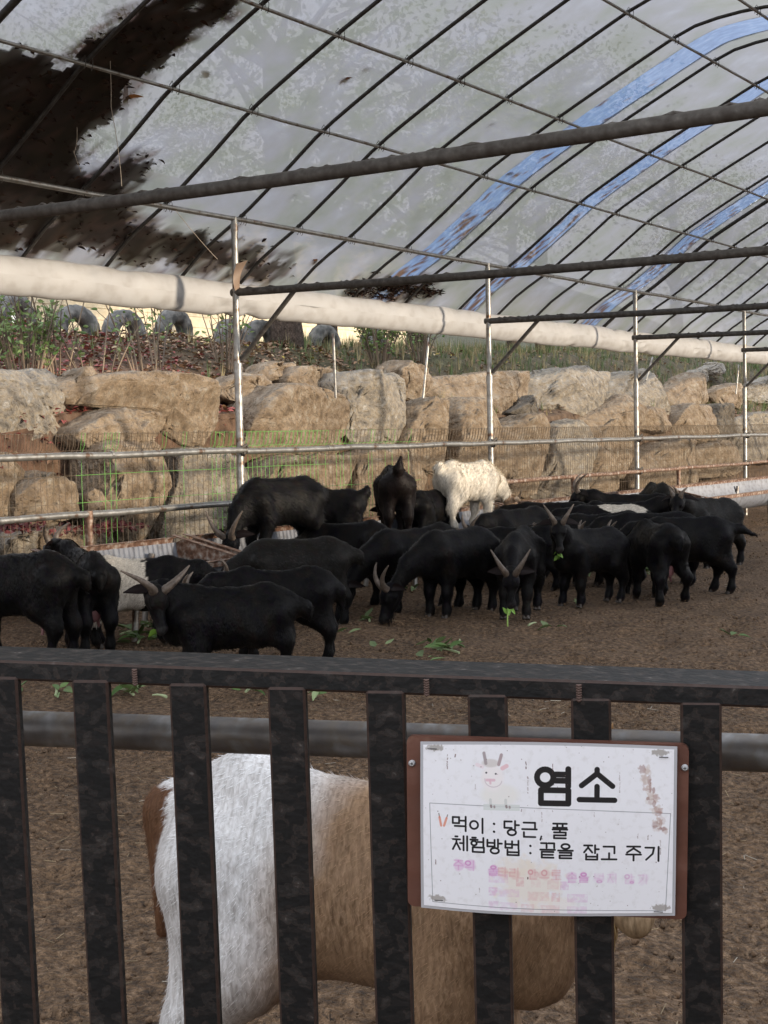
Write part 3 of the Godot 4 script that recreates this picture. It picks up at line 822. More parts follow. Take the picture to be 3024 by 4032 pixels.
func litter(poly: PackedVector2Array, seed_: int) -> void:
	rng.seed = seed_
	var lo := poly[0]
	var hi := poly[0]
	for q in poly:
		lo = lo.min(q)
		hi = hi.max(q)
	var m := MB.new()
	var f := FastNoiseLite.new()
	f.frequency = .9
	f.fractal_octaves = 4
	f.seed = seed_
	var step := .035
	var nx := int((hi.x - lo.x) / step) + 2
	var nz := int((hi.y - lo.y) / step) + 2
	var id := {}
	for i in nx:
		for j in nz:
			var q := Vector2(lo.x + i * step, lo.y + j * step)
			var jig := Vector2(f.get_noise_2d(q.x * 3.0, q.y * 3.0), f.get_noise_2d(q.x * 3.0 + 50.0, q.y * 3.0)) * .22
			if Geometry2D.is_point_in_polygon(q + jig, poly) and f.get_noise_2d(q.x * 5.0, q.y * 5.0 + 20.0) > -.62:
				id[Vector2i(i, j)] = m.vert(on_roof(q.x, q.y, .012 + .02 * absf(f.get_noise_2d(q.x * 8.0, q.y * 8.0))), Vector3.DOWN, Color.WHITE * (.7 + .6 * rng.randf()))
	for k: Vector2i in id:
		if id.has(k + Vector2i(1, 0)) and id.has(k + Vector2i(0, 1)) and id.has(k + Vector2i(1, 1)):
			m.quad(id[k], id[k + Vector2i(1, 0)], id[k + Vector2i(1, 1)], id[k + Vector2i(0, 1)])
	m.smooth()
	for i in m.n.size():
		if m.n[i].y > 0.0:
			m.n[i] = -m.n[i]
	for i in 1500:
		var k := rng.randi() % m.v.size()
		if k >= id.size():
			k = k % id.size()
		var col := Color(.5, .3, .25).lerp(Color(2.4, 1.0, .6), pow(rng.randf(), 3.0))
		blade(m, Transform3D(Basis.from_euler(Vector3(rng.randf_range(-.5, .5), rng.randf() * TAU, rng.randf_range(-.4, .6))), m.v[k] + Vector3(rng.randf_range(-.05, .05), rng.randf_range(-.004, .01), rng.randf_range(-.05, .05))), rng.randf_range(.03, .08), rng.randf_range(.02, .045), col, .1)
	var mt: StandardMaterial3D = mats.litter
	var o := put("leaf_litter", m.mesh(), mt)
	kind(o, "stuff")

# ------------------------------------------------------------------ rails, mesh fence, troughs
func rails() -> void:
	var s := thing("pipe_rail", "two-rail rusty pipe fence along the boulder wall, tied to the shed posts", "railing")
	rng.seed = 8
	for y: float in [1.205, .785]:
		for i in POSTS.size() - 1:
			var a: float = POSTS[i]
			var b: float = POSTS[i + 1]
			if y < 1.0 and i == 2:
				b = 11.05
			var m := MB.new()
			var p := PackedVector3Array()
			for k in 9:
				p.append(Vector3(lerpf(a, b, k / 8.0), y + .006 * rng.randf_range(-1, 1), -7.50))
			m.tube(p, PackedFloat32Array([.0245]), 12)
			for k: float in [.33, .7]:
				var c := Vector3(lerpf(a, b, k + rng.randf_range(-.1, .1)), y, -7.50)
				m.tube(PackedVector3Array([c, c + Vector3(.025, 0, 0)]), PackedFloat32Array([.0275]), 12)
			put("rail", m.mesh(), mats.rust if y < 1.0 and i > 1 else mats.galv, s)
	for x: float in POSTS:
		for y: float in [1.205, .785]:
			var m := MB.new()
			m.tube(PackedVector3Array([Vector3(x - .07, y + .015, -7.50), Vector3(x - .03, y + .05, -7.47), Vector3(x + .04, y + .02, -7.51), Vector3(x + .02, y - .04, -7.54), Vector3(x - .05, y - .02, -7.47)]), PackedFloat32Array([.012]), 6)
			put("wire_tie", m.mesh(), mats.dust, s)
	for x: float in [7.73, 11.15, 15.72, 19.0, 23.6]:
		var m := MB.new()
		m.pipe(Vector3(x, -.05, -7.50), Vector3(x, .80, -7.50), .027, 12)
		m.tube(PackedVector3Array([Vector3(x, .72, -7.50), Vector3(x, .81, -7.50)]), PackedFloat32Array([.031]), 12)
		put("short_post", m.mesh(), mats.rust, s)

func mesh_fence() -> void:
	rng.seed = 12
	var x := 3.0
	var k := 0
	var where := ["left of the frame", "at the left edge under the grey boulder", "before the cracked boulder", "left of the first post", "with worn green paint behind the first post", "behind the shaggy goat", "behind the raised-tail goat", "behind the cream goat", "left of the second post", "right of the second post", "under the heart-shaped boulder", "left of the third post", "right of the third post", "before the square block", "left of the fourth post", "right of the fourth post", "near the right edge", "beyond the right edge", "at the far right end", "at the far end of the wall"]
	while x < 30.0:
		var s := thing("mesh_panel", "welded wire mesh panel with looped top edge, %s" % where[k], "mesh fence", Vector3(x, 0, -7.69), 0.0, "wire mesh panels along the wall")
		var m := MB.new()
		var n := 27
		var f := FastNoiseLite.new()
		f.seed = 30 + k
		f.frequency = 1.2
		var green := .70 if k == 4 else (.42 if k in [3, 5] else .05)
		for i in n:
			var wx := i * .0595 + .01
			var col := wire_colour(f, x + wx, green)
			var wob := .012 * f.get_noise_1d(wx * 4.0)
			m.tube(PackedVector3Array([Vector3(wx + wob, .05, 0), Vector3(wx - wob, .5, .01 * f.get_noise_1d(wx + 5.0)), Vector3(wx + wob, 1.0, 0), Vector3(wx, 1.22, .0), Vector3(wx, 1.27, .03), Vector3(wx, 1.365, .045), Vector3(wx, 1.37, .01), Vector3(wx + .022, 1.24, -.03)]), PackedFloat32Array([.0023]), 5, col)
		put("upright_wires", m.mesh(), mats.wire, s)
		m = MB.new()
		for y: float in [.06, .26, .46, .66, .86, 1.06, 1.24, 1.36]:
			m.tube(PackedVector3Array([Vector3(0, y, .006), Vector3(.8, y + .006 * rng.randf_range(-1, 1), .006), Vector3(1.6, y, .006)]), PackedFloat32Array([.0021]), 5, wire_colour(f, y * 7.0 + x, green))
		put("cross_wires", m.mesh(), mats.wire, s)
		x += 1.6
		k += 1

func wire_colour(f: FastNoiseLite, s: float, green: float) -> Color:
	var rusty := Color(.085, .05, .03).lerp(Color(.16, .13, .09), f.get_noise_1d(s * 9.0) * .5 + .5)
	return rusty.lerp(Color(.14, .34, .08), 1.0 if f.get_noise_1d(s * 5.0 + 100.0) * .5 + .5 < green else 0.0)

func trough(x0: float, x1: float, label: String) -> void:
	var s := thing("feed_trough", label, "trough", Vector3(x0, 0, -6.87), 0.0, "corrugated feed troughs along the fence")
	var l := x1 - x0
	# half-pipe section, tilted: high at the back, low at the front
	var sec := PackedVector2Array()
	for i in 15:
		var a := lerpf(PI, TAU, i / 14.0)
		sec.append(Vector2(cos(a) * .27, sin(a) * .27 + lerpf(.555, .43, i / 14.0)))
	var m := MB.new()
	var pitch := .05
	var n := int(l / pitch * 4.0)
	for i in n + 1:
		var d := .006 * cos(TAU * i / 4.0)
		for j in sec.size():
			var q := sec[j]
			var a := lerpf(PI, TAU, j / 14.0)
			m.vert(Vector3(l * i / n, q.y + sin(a) * d, q.x + cos(a) * d), Vector3(0, -sin(a), -cos(a)))
	for i in n:
		for j in 14:
			m.quad(i * 15 + j, i * 15 + j + 1, (i + 1) * 15 + j + 1, (i + 1) * 15 + j)
	var hint := m.n.duplicate()
	m.smooth()
	for i in m.n.size():
		if m.n[i].dot(hint[i]) < 0.0:
			m.n[i] = -m.n[i]
	put("channel", m.mesh(), mats.zinc, s)
	for q: Vector2 in [Vector2(-.29, .57), Vector2(.29, .435)]:
		m = MB.new()
		m.box(Transform3D(Basis(), Vector3(l * .5, q.y, q.x)), Vector3(l, .05, .008), .002)
		m.box(Transform3D(Basis(), Vector3(l * .5, q.y + .0205, q.x)), Vector3(l, .006, .05), .002)
		put("rim_angle", m.mesh(), mats.rust, s)
	for e: float in [-.02, l + .02]:
		# end plate with a round hole, folded edge
		m = MB.new()
		var outer := PackedVector2Array([Vector2(-.31, .60), Vector2(.31, .46), Vector2(.31, .36), Vector2(.12, .16), Vector2(-.12, .16), Vector2(-.31, .40)])
		for side: float in [-.004, .004]:
			for k in 24:
				var a0 := TAU * k / 24.0
				var a1 := TAU * (k + 1) / 24.0
				var quad := []
				for a: float in [a0, a1]:
					var dir := Vector2.from_angle(a)
					var best := .2
					for t in outer.size():
						var hit = Geometry2D.segment_intersects_segment(Vector2(0, .36), Vector2(0, .36) + dir * 2.0, outer[t], outer[(t + 1) % outer.size()])
						if hit != null:
							best = (hit - Vector2(0, .36)).length()
					quad.append([dir * .075 + Vector2(0, .36), dir * best + Vector2(0, .36)])
				m.face([Vector3(e + side, quad[0][0].y, quad[0][0].x), Vector3(e + side, quad[0][1].y, quad[0][1].x), Vector3(e + side, quad[1][1].y, quad[1][1].x), Vector3(e + side, quad[1][0].y, quad[1][0].x)], Color.WHITE, Vector3(signf(side), 0, 0))
		var slant := Basis(Vector3.RIGHT, atan2(-.14, .62) * -1.0)
		m.box(Transform3D(slant, Vector3(e, .535, 0)), Vector3(.05, .008, .64), .002)
		put("end_plate", m.mesh(), mats.rust, s)
	var legs := maxi(2, int(l / 2.0) + 1)
	for i in legs:
		for z: float in [-.22, .22]:
			m = MB.new()
			var lx := lerpf(.35, l - .35, float(i) / (legs - 1))
			m.pipe(Vector3(lx - .04, -.02, z * 1.15), Vector3(lx + .03, .42 if z > 0 else .5, z), .022, 10)
			put("leg", m.mesh(), mats.galv, s)

# ------------------------------------------------------------------ gate in front
const GATE := Vector3(1.4992, 0.0, -0.9723)
func gate() -> void:
	var dir := Vector3(0.4040, 0.0000, 0.9147).normalized()
	var turn := atan2(-dir.z, dir.x)
	var s := thing("picket_gate", "black painted steel picket gate in front, rust showing along its edges", "gate")
	s.transform = lean_gate(turn)
	var black := Color(.011, .0106, .010)
	var worn := Color(.060, .036, .028)
	var m := MB.new()
	# top rail: a wide flat bar, slightly off level like the photo's
	var tilt := Basis(Vector3.RIGHT, -.055) * Basis(Vector3.BACK, -.029)
	m.box(Transform3D(tilt, Vector3(.1, RAIL_Y - .003, -.065)), Vector3(2.4, .0255, .118), .003, black, worn)
	put("top_rail", m.mesh(), mats.paint, s)
	for u: float in PICKETS:
		m = MB.new()
		m.box(Transform3D(Basis(), Vector3(u, .539 - .0145 * u, -.011)), Vector3(.0478, .901 - .029 * u, .016), .0030, black, worn)
		put("picket", m.mesh(), mats.paint, s)
	m = MB.new()
	m.box(Transform3D(Basis(), Vector3(.1, .10, -.022)), Vector3(2.4, .04, .044), .003, black, worn)
	put("bottom_rail", m.mesh(), mats.paint, s)
	for u: float in [-.315, .052, .235, .62]:
		m = MB.new()
		for i in 7:
			var y := RAIL_Y + .009 - .003 * i - .029 * (u - .1)
			m.tube(PackedVector3Array([Vector3(u - .003, y, .0004), Vector3(u, y - .0012, .0018), Vector3(u + .0035, y, .0004)]), PackedFloat32Array([.001, .0022, .001]), 6, Color(.085, .05, .036))
		put("weld_seam", m.mesh(), mats.plain, s)
	var g := thing("guard_pipe", "thick grey pipe running behind the gate pickets", "pipe", Vector3(GATE.x, 0, GATE.z), turn)
	m = MB.new()
	var p := PackedVector3Array()
	for i in 13:
		p.append(Vector3(lerpf(-1.2, 1.4, i / 12.0), lerpf(PIPE_L, PIPE_R, i / 12.0), -.17))
	m.tube(p, PackedFloat32Array([.0245]), 20)
	put("tube", m.mesh(), mats.gpipe, g)
	m = MB.new()
	m.tube(PackedVector3Array([Vector3(.520, lerpf(PIPE_L, PIPE_R, .66), -.17), Vector3(.525, lerpf(PIPE_L, PIPE_R, .662), -.17)]), PackedFloat32Array([.0256]), 20, Color(.5, .3, .25))
	put("weld_seam", m.mesh(), mats.rust, g)
	for u: float in [-1.15, 1.35]:
		m = MB.new()
		m.pipe(Vector3(u, -.1, -.20), Vector3(u, PIPE_L if u < 0 else PIPE_R, -.20), .03, 14)
		put("pipe_post", m.mesh(), mats.gpipe, g)
	sign_board(dir, turn)

func lean_gate(turn: float) -> Transform3D:
	var b := Basis(Vector3.UP, turn) * Basis(Vector3.RIGHT, .055)
	return Transform3D(b, Vector3(GATE.x, RAIL_Y, GATE.z) - b * Vector3(0, RAIL_Y, 0))

const RAIL_Y := .9945
const PICKETS := [-0.873, -0.747, -0.622, -0.496, -0.376, -0.249, -0.123, -0.000, 0.125, 0.249, 0.378, 0.503, 0.629, 0.755]
const PIPE_L := 0.9186
const PIPE_R := 0.8641

# --- the sign and its print
const JAMO := {
	"ng": [["o", .5, .5, .5, .5]], "h": [["l", .25, 0, .75, 0], ["l", 0, .26, 1, .26], ["o", .5, .7, .4, .3]],
	"m": [["l", 0, 0, 1, 0, 1, 1, 0, 1, 0, 0]], "b": [["l", 0, 0, 0, 1, 1, 1, 1, 0], ["l", 0, .45, 1, .45]],
	"g": [["l", 0, 0, 1, 0, 1, 1]], "gs": [["l", 0, 0, 1, 0, .85, .5, .1, 1]], "n": [["l", 0, 0, 0, 1, 1, 1]], "d": [["l", 1, 0, 0, 0, 0, 1, 1, 1]],
	"r": [["l", 0, 0, 1, 0, 1, .5, 0, .5, 0, 1, 1, 1]], "s": [["l", .5, 0, .5, .25, 0, 1], ["l", .5, .25, 1, 1]],
	"j": [["l", 0, 0, 1, 0], ["l", .5, 0, .5, .3, 0, 1], ["l", .5, .3, 1, 1]], "ch": [["l", .35, 0, .65, 0], ["l", 0, .22, 1, .22], ["l", .5, .22, .5, .45, 0, 1], ["l", .5, .45, 1, 1]],
	"t": [["l", 1, 0, 0, 0, 0, 1, 1, 1], ["l", 0, .5, .95, .5]], "p": [["l", 0, 0, 1, 0], ["l", 0, 1, 1, 1], ["l", .3, 0, .3, 1], ["l", .7, 0, .7, 1]],
	"kk": [["l", 0, 0, .42, 0, .42, 1], ["l", .56, 0, 1, 0, 1, 1]],
	"i": [["l", .6, 0, .6, 1]], "a": [["l", .3, 0, .3, 1], ["l", .3, .5, 1, .5]], "eo": [["l", .9, 0, .9, 1], ["l", .1, .5, .9, .5]],
	"yeo": [["l", .9, 0, .9, 1], ["l", .1, .32, .9, .32], ["l", .1, .68, .9, .68]], "o": [["l", 0, 1, 1, 1], ["l", .5, 0, .5, 1]],
	"u": [["l", 0, 0, 1, 0], ["l", .5, 0, .5, 1]], "eu": [["l", 0, .5, 1, .5]], "e": [["l", .5, 0, .5, 1], ["l", 1, 0, 1, 1], ["l", 0, .5, .5, .5]], "nh": [["l", 0, 0, 0, 1, .4, 1], ["l", .6, 0, 1, 0], ["l", .5, .3, 1, .3], ["o", .77, .7, .22, .28]],
}
const GLYPH := {
	"염": [["ng", 0, 0, .52, .5], ["yeo", .52, 0, .98, .5], ["m", .14, .62, .94, 1]], "소": [["s", .06, 0, .94, .5], ["o", 0, .52, 1, .93]],
	"먹": [["m", 0, .04, .44, .46], ["eo", .44, 0, .95, .55], ["g", .14, .66, .9, 1]], "이": [["ng", 0, .15, .6, .75], ["i", .72, 0, 1, 1]],
	"당": [["d", 0, .04, .5, .48], ["a", .62, 0, 1, .55], ["ng", .2, .58, .82, 1]], "근": [["g", .1, .02, .88, .36], ["eu", 0, .4, 1, .54], ["n", .12, .68, .9, 1]],
	"풀": [["p", .04, 0, .96, .28], ["u", 0, .4, 1, .55], ["r", .1, .6, .9, 1]], "체": [["ch", 0, .04, .5, .95], ["e", .5, 0, 1, 1]],
	"험": [["h", 0, 0, .5, .56], ["eo", .46, 0, .95, .58], ["m", .16, .68, .94, 1]], "방": [["b", 0, .04, .5, .5], ["a", .62, 0, 1, .55], ["ng", .2, .58, .82, 1]],
	"법": [["b", 0, .04, .46, .5], ["eo", .46, 0, .95, .55], ["b", .14, .64, .92, 1]], "끝": [["kk", .05, 0, .95, .32], ["eu", 0, .38, 1, .52], ["t", .1, .6, .9, 1]],
	"을": [["ng", .2, 0, .8, .36], ["eu", 0, .4, 1, .54], ["r", .1, .62, .9, 1]], "잡": [["j", 0, .02, .55, .5], ["a", .64, 0, 1, .55], ["b", .14, .63, .9, 1]],
	"고": [["g", .12, .04, .86, .5], ["o", 0, .5, 1, .93]], "주": [["j", .06, .02, .94, .44], ["u", 0, .58, 1, 1]], "기": [["gs", 0, .06, .58, .92], ["i", .72, 0, 1, 1]],
	"의": [["ng", 0, 0, .6, .5], ["eu", 0, .6, .7, .8], ["i", .75, 0, 1, 1]], "울": [["ng", .2, 0, .8, .34], ["u", 0, .42, 1, .58], ["r", .1, .62, .9, 1]], "타": [["t", 0, .1, .5, .85], ["a", .6, 0, 1, 1]],
	"리": [["r", 0, .1, .55, .85], ["i", .7, 0, 1, 1]], "안": [["ng", 0, .04, .5, .52], ["a", .6, 0, 1, .6], ["n", .2, .68, .9, 1]], "으": [["ng", .2, 0, .8, .6], ["eu", 0, .7, 1, .9]], "로": [["r", .1, 0, .9, .5], ["o", 0, .52, 1, .95]],
	"손": [["s", .1, 0, .9, .36], ["o", 0, .38, 1, .58], ["n", .15, .7, .9, 1]], "넣": [["n", 0, .05, .45, .5], ["eo", .45, 0, .95, .55], ["h", .15, .58, .85, 1]], "지": [["j", 0, .08, .6, .9], ["i", .72, 0, 1, 1]], "않": [["ng", 0, .04, .5, .5], ["a", .6, 0, 1, .58], ["nh", .1, .64, .95, 1]],
}

func ink(im: Image, p: Vector2, col: Color, k: float) -> void:
	if p.x >= 0 and p.y >= 0 and p.x < im.get_width() and p.y < im.get_height() and k > 0.0:
		im.set_pixel(int(p.x), int(p.y), im.get_pixel(int(p.x), int(p.y)).lerp(col, minf(k, 1.0)))

func line(im: Image, a: Vector2, b: Vector2, w: float, col: Color, k := 1.0, soft := 1.0) -> void:
	var lo := a.min(b) - Vector2.ONE * (w + soft)
	var hi := a.max(b) + Vector2.ONE * (w + soft)
	for y in range(int(lo.y), int(hi.y) + 1):
		for x in range(int(lo.x), int(hi.x) + 1):
			var d := Vector2(x, y).distance_to(Geometry2D.get_closest_point_to_segment(Vector2(x, y), a, b))
			ink(im, Vector2(x, y), col, k * clampf((w * .5 - d) / soft + .5, 0, 1))

func write(im: Image, ch: String, r: Rect2, w: float, col: Color, k := 1.0, soft := 1.0) -> void:
	for part: Array in GLYPH[ch]:
		var o := r.position + Vector2(part[1], part[2]) * r.size
		var sz := Vector2(part[3] - part[1], part[4] - part[2]) * r.size
		for st: Array in JAMO[part[0]]:
			var pts := PackedVector2Array()
			if st[0] == "o":
				for i in 25:
					pts.append(o + Vector2(st[1] + st[3] * cos(TAU * i / 24.0) * .92, st[2] + st[4] * sin(TAU * i / 24.0) * .92) * sz)
			else:
				for i in range(1, st.size(), 2):
					pts.append(o + Vector2(st[i], st[i + 1]) * sz)
			for i in pts.size() - 1:
				line(im, pts[i], pts[i + 1], w, col, k, soft)

func blot(im: Image, c: Vector2, r: Vector2, col: Color, k: float, f: FastNoiseLite = null) -> void:
	for y in range(int(c.y - r.y * 1.4), int(c.y + r.y * 1.4)):
		for x in range(int(c.x - r.x * 1.4), int(c.x + r.x * 1.4)):
			var d := ((Vector2(x, y) - c) / r).length()
			if f:
				d += f.get_noise_2d(x, y) * .55
			ink(im, Vector2(x, y), col, k * clampf((1.05 - d) * 3.0, 0, 1))

func print_texture() -> ImageTexture:
	var W := 1200
	var H := 816
	var im := Image.create(W, H, false, Image.FORMAT_RGBA8)
	im.fill(Color(.90, .90, .915))
	var f := FastNoiseLite.new()
	f.frequency = .02
	f.fractal_octaves = 4
	for y in H:
		for x in W:
			var k := f.get_noise_2d(x, y)
			if k > .12:
				im.set_pixel(x, y, Color(.90, .90, .915).lerp(Color(.83, .825, .83), (k - .12) * .9))
	var dark := Color(.15, .15, .16)
	# crop pixels of the print (0..1510 by 0..1020) to texture pixels
	var q := Vector2(W / 1510.0, H / 1020.0)
	# yellowed water stain and faded rows
	f.frequency = .012
	blot(im, Vector2(650, 840) * q, Vector2(210, 150) * q, Color(.89, .84, .77), .5, f)
	blot(im, Vector2(560, 740) * q, Vector2(110, 60) * q, Color(.88, .83, .76), .4, f)
	blot(im, Vector2(740, 980) * q, Vector2(180, 90) * q, Color(.91, .87, .83), .4, f)
	var pink := Color(.80, .56, .76)
	var rose := Color(.82, .58, .60)
	var row := [["주", 188, 712], ["의", 258, 712], ["울", 402, 735], ["타", 462, 742], ["리", 530, 745], ["안", 643, 750], ["으", 712, 752], ["로", 784, 752], ["손", 880, 765], ["을", 950, 765], ["넣", 1045, 768], ["지", 1122, 770], ["않", 1225, 772], ["기", 1305, 775]]
	for g: Array in row:
		var strong: float = .95 if g[0] in ["울", "을", "주", "의"] else (.35 if g[1] > 1040 else .7)
		blot(im, Vector2(g[1] + 28, g[2] + 30) * q, Vector2(34, 36) * q, pink if g[1] < 440 or g[1] > 840 else rose, .34 * strong, f)
		write(im, g[0], Rect2(Vector2(g[1], g[2]) * q, Vector2(56, 58) * q), 7.0, pink if g[1] < 440 or g[1] > 840 else rose, .45 * strong, 3.0)
	# three lower rows have run into soft blocks
	for b: Array in [[402, 815, 120, 55, .5], [570, 830, 48, 58, .85], [660, 838, 60, 52, .3], [760, 840, 70, 60, .45], [838, 850, 52, 54, .75], [402, 900, 55, 52, .9], [460, 905, 130, 50, .5], [640, 918, 130, 56, .5], [784, 922, 52, 56, .85], [880, 928, 125, 52, .6], [402, 985, 60, 48, .6], [468, 990, 110, 48, .45], [600, 995, 80, 52, .55], [715, 1000, 120, 60, .6], [880, 1005, 120, 45, .55]]:
		var c := Vector2(b[0] + b[2] * .5, b[1] + b[3] * .5 - 30)
		var col := rose if c.x > 560 and c.x < 860 else pink
		for y in range(int((c.y - b[3] * .5) * q.y), int((c.y + b[3] * .5) * q.y)):
			for x in range(int((c.x - b[2] * .5) * q.x), int((c.x + b[2] * .5) * q.x)):
				ink(im, Vector2(x, y), col, b[4] * .42 * clampf(.75 + f.get_noise_2d(x * 3.0, y * 3.0) * 1.2, 0, 1))
	# frame
	var grey := Color(.50, .51, .53)
	var fr := PackedVector2Array([Vector2(40, 362) * q, Vector2(1492, 392) * q, Vector2(1470, 1004) * q, Vector2(55, 990) * q])
	for i in 4:
		line(im, fr[i], fr[(i + 1) % 4], 3.0, grey, .9)
	# lettering
	write(im, "염", Rect2(Vector2(690, 138) * q, Vector2(206, 206) * q), 28.0, dark)
	write(im, "소", Rect2(Vector2(950, 136) * q, Vector2(210, 196) * q), 26.0, dark)
	var l1 := [["먹", 182, 440], ["이", 286, 448], ["당", 498, 456], ["근", 606, 462], ["풀", 790, 466]]
	var l2 := [["체", 182, 560], ["험", 290, 566], ["방", 394, 572], ["법", 504, 576], ["끝", 716, 586], ["을", 824, 588], ["잡", 980, 594], ["고", 1086, 598], ["주", 1232, 598], ["기", 1346, 600]]
	for g: Array in l1 + l2:
		write(im, g[0], Rect2(Vector2(g[1], g[2]) * q, Vector2(88, 88) * q), 9.5, dark)
	for p: Vector2 in [Vector2(434, 476), Vector2(434, 524), Vector2(655, 604), Vector2(655, 648)]:
		line(im, p * q, p * q + Vector2(1, 1), 11.0, dark)
	line(im, Vector2(722, 545) * q, Vector2(716, 566) * q, 8.0, dark)
	# two carrots
	for p: Array in [[96, 425, 110, 500], [150, 432, 128, 500]]:
		line(im, Vector2(p[0], p[1]) * q, Vector2(lerpf(p[0], p[2], .35), lerpf(p[1], p[3], .35)) * q, 5.0, Color(.45, .42, .40), .8)
		line(im, Vector2(lerpf(p[0], p[2], .3), lerpf(p[1], p[3], .3)) * q, Vector2(p[2], p[3]) * q, 11.0, Color(.84, .55, .47), .85, 2.0)
	# faded drawing of a goat
	var cream := Color(.885, .88, .865)
	blot(im, Vector2(470, 300) * q, Vector2(130, 75) * q, cream, .9)
	blot(im, Vector2(425, 200) * q, Vector2(75, 90) * q, Color(.91, .89, .89), .9)
	blot(im, Vector2(412, 110) * q, Vector2(58, 28) * q, Color(.80, .78, .77), .9)
	line(im, Vector2(372, 50) * q, Vector2(384, 112) * q, 15.0, Color(.62, .58, .59), .9, 2.0)
	line(im, Vector2(478, 60) * q, Vector2(462, 118) * q, 15.0, Color(.64, .57, .58), .9, 2.0)
	line(im, Vector2(330, 120) * q, Vector2(362, 132) * q, 18.0, Color(.89, .84, .86), .9, 4.0)
	line(im, Vector2(485, 140) * q, Vector2(510, 126) * q, 20.0, Color(.87, .73, .75), .9, 3.0)
	for p: Vector2 in [Vector2(386, 168), Vector2(444, 174)]:
		line(im, p * q, p * q + Vector2(1, 0), 9.0, Color(.35, .34, .36))
	line(im, Vector2(390, 212) * q, Vector2(434, 212) * q, 13.0, Color(.85, .72, .76), .9, 4.0)
	line(im, Vector2(410, 212) * q, Vector2(412, 232) * q, 10.0, Color(.85, .72, .76), .9, 4.0)
	for a in 14:
		var t0 := lerpf(.05, 1.05, a / 14.0) * PI
		var t1 := lerpf(.05, 1.05, (a + 1) / 14.0) * PI
		line(im, (Vector2(430, 210) + Vector2(cos(t0) * 52, sin(t0) * 44)) * q, (Vector2(430, 210) + Vector2(cos(t1) * 52, sin(t1) * 44)) * q, 4.0, Color(.79, .75, .77), .9, 2.0)
	for y in range(int(358 * q.y), int(396 * q.y)):
		for x in range(int(370 * q.x), int(592 * q.x)):
			ink(im, Vector2(x, y), Color(.80, .82, .81), .8)
	for p: Vector2 in [Vector2(412, 330), Vector2(505, 330)]:
		line(im, p * q, (p + Vector2(2, 36)) * q, 13.0, Color(.78, .79, .78), .8)
		line(im, (p + Vector2(4, 36)) * q, (p + Vector2(6, 44)) * q, 11.0, Color(.55, .50, .50), .9)
		line(im, (p + Vector2(24, 40)) * q, (p + Vector2(25, 46)) * q, 10.0, Color(.60, .55, .55), .9)
	# dirt: runs, specks, mud smear down the right, stained staple corners
	f.frequency = .05
	var r := RandomNumberGenerator.new()
	r.seed = 3
	for p: Array in [[148, 60, 90, .7], [232, 90, 14, 1.0], [628, 100, 40, .9], [640, 190, 100, .5], [788, 110, 60, .6], [600, 385, 16, .8], [680, 388, 10, .7], [790, 388, 12, .7], [1040, 395, 26, .7], [725, 400, 60, .4], [1190, 150, 120, .35], [1300, 520, 26, .4], [1360, 530, 24, .5], [1435, 560, 90, .6], [640, 800, 8, .9], [1058, 845, 6, .7], [76, 720, 26, .7], [345, 880, 26, .5], [320, 240, 26, .5], [195, 60, 20, .7]]:
		var y: float = p[1]
		while y < p[1] + p[2]:
			var hh := r.randf_range(3, 16)
			line(im, Vector2(p[0] + r.randf_range(-3, 3), y) * q, Vector2(p[0], minf(y + hh, p[1] + p[2])) * q, r.randf_range(2, 7), Color(.36, .26, .25), p[3] * r.randf_range(.4, 1))
			y += hh + r.randf_range(0, 14)
	for i in 60:
		var s := i / 59.0
		blot(im, Vector2(lerpf(1335, 1440, s) + r.randf_range(-26, 26), lerpf(130, 510, s) + r.randf_range(-30, 30)) * q, Vector2(r.randf_range(6, 26), r.randf_range(6, 36)) * q, [Color(.66, .54, .51), Color(.82, .79, .77), Color(.78, .72, .69), Color(.55, .42, .40)][i % 4], r.randf_range(.2, .6), f)
	for p: Vector2 in [Vector2(75, 18), Vector2(1425, 22), Vector2(85, 965), Vector2(1440, 985)]:
		blot(im, p * q, Vector2(55, 22) * q, Color(.60, .58, .56), .8, f)
	for i in 90:
		var p := Vector2(r.randf() * W, pow(r.randf(), 1.6) * H)
		blot(im, p, Vector2.ONE * r.randf_range(1, 3.5), Color(.40, .34, .33), r.randf_range(.2, .8))
	return ImageTexture.create_from_image(im)

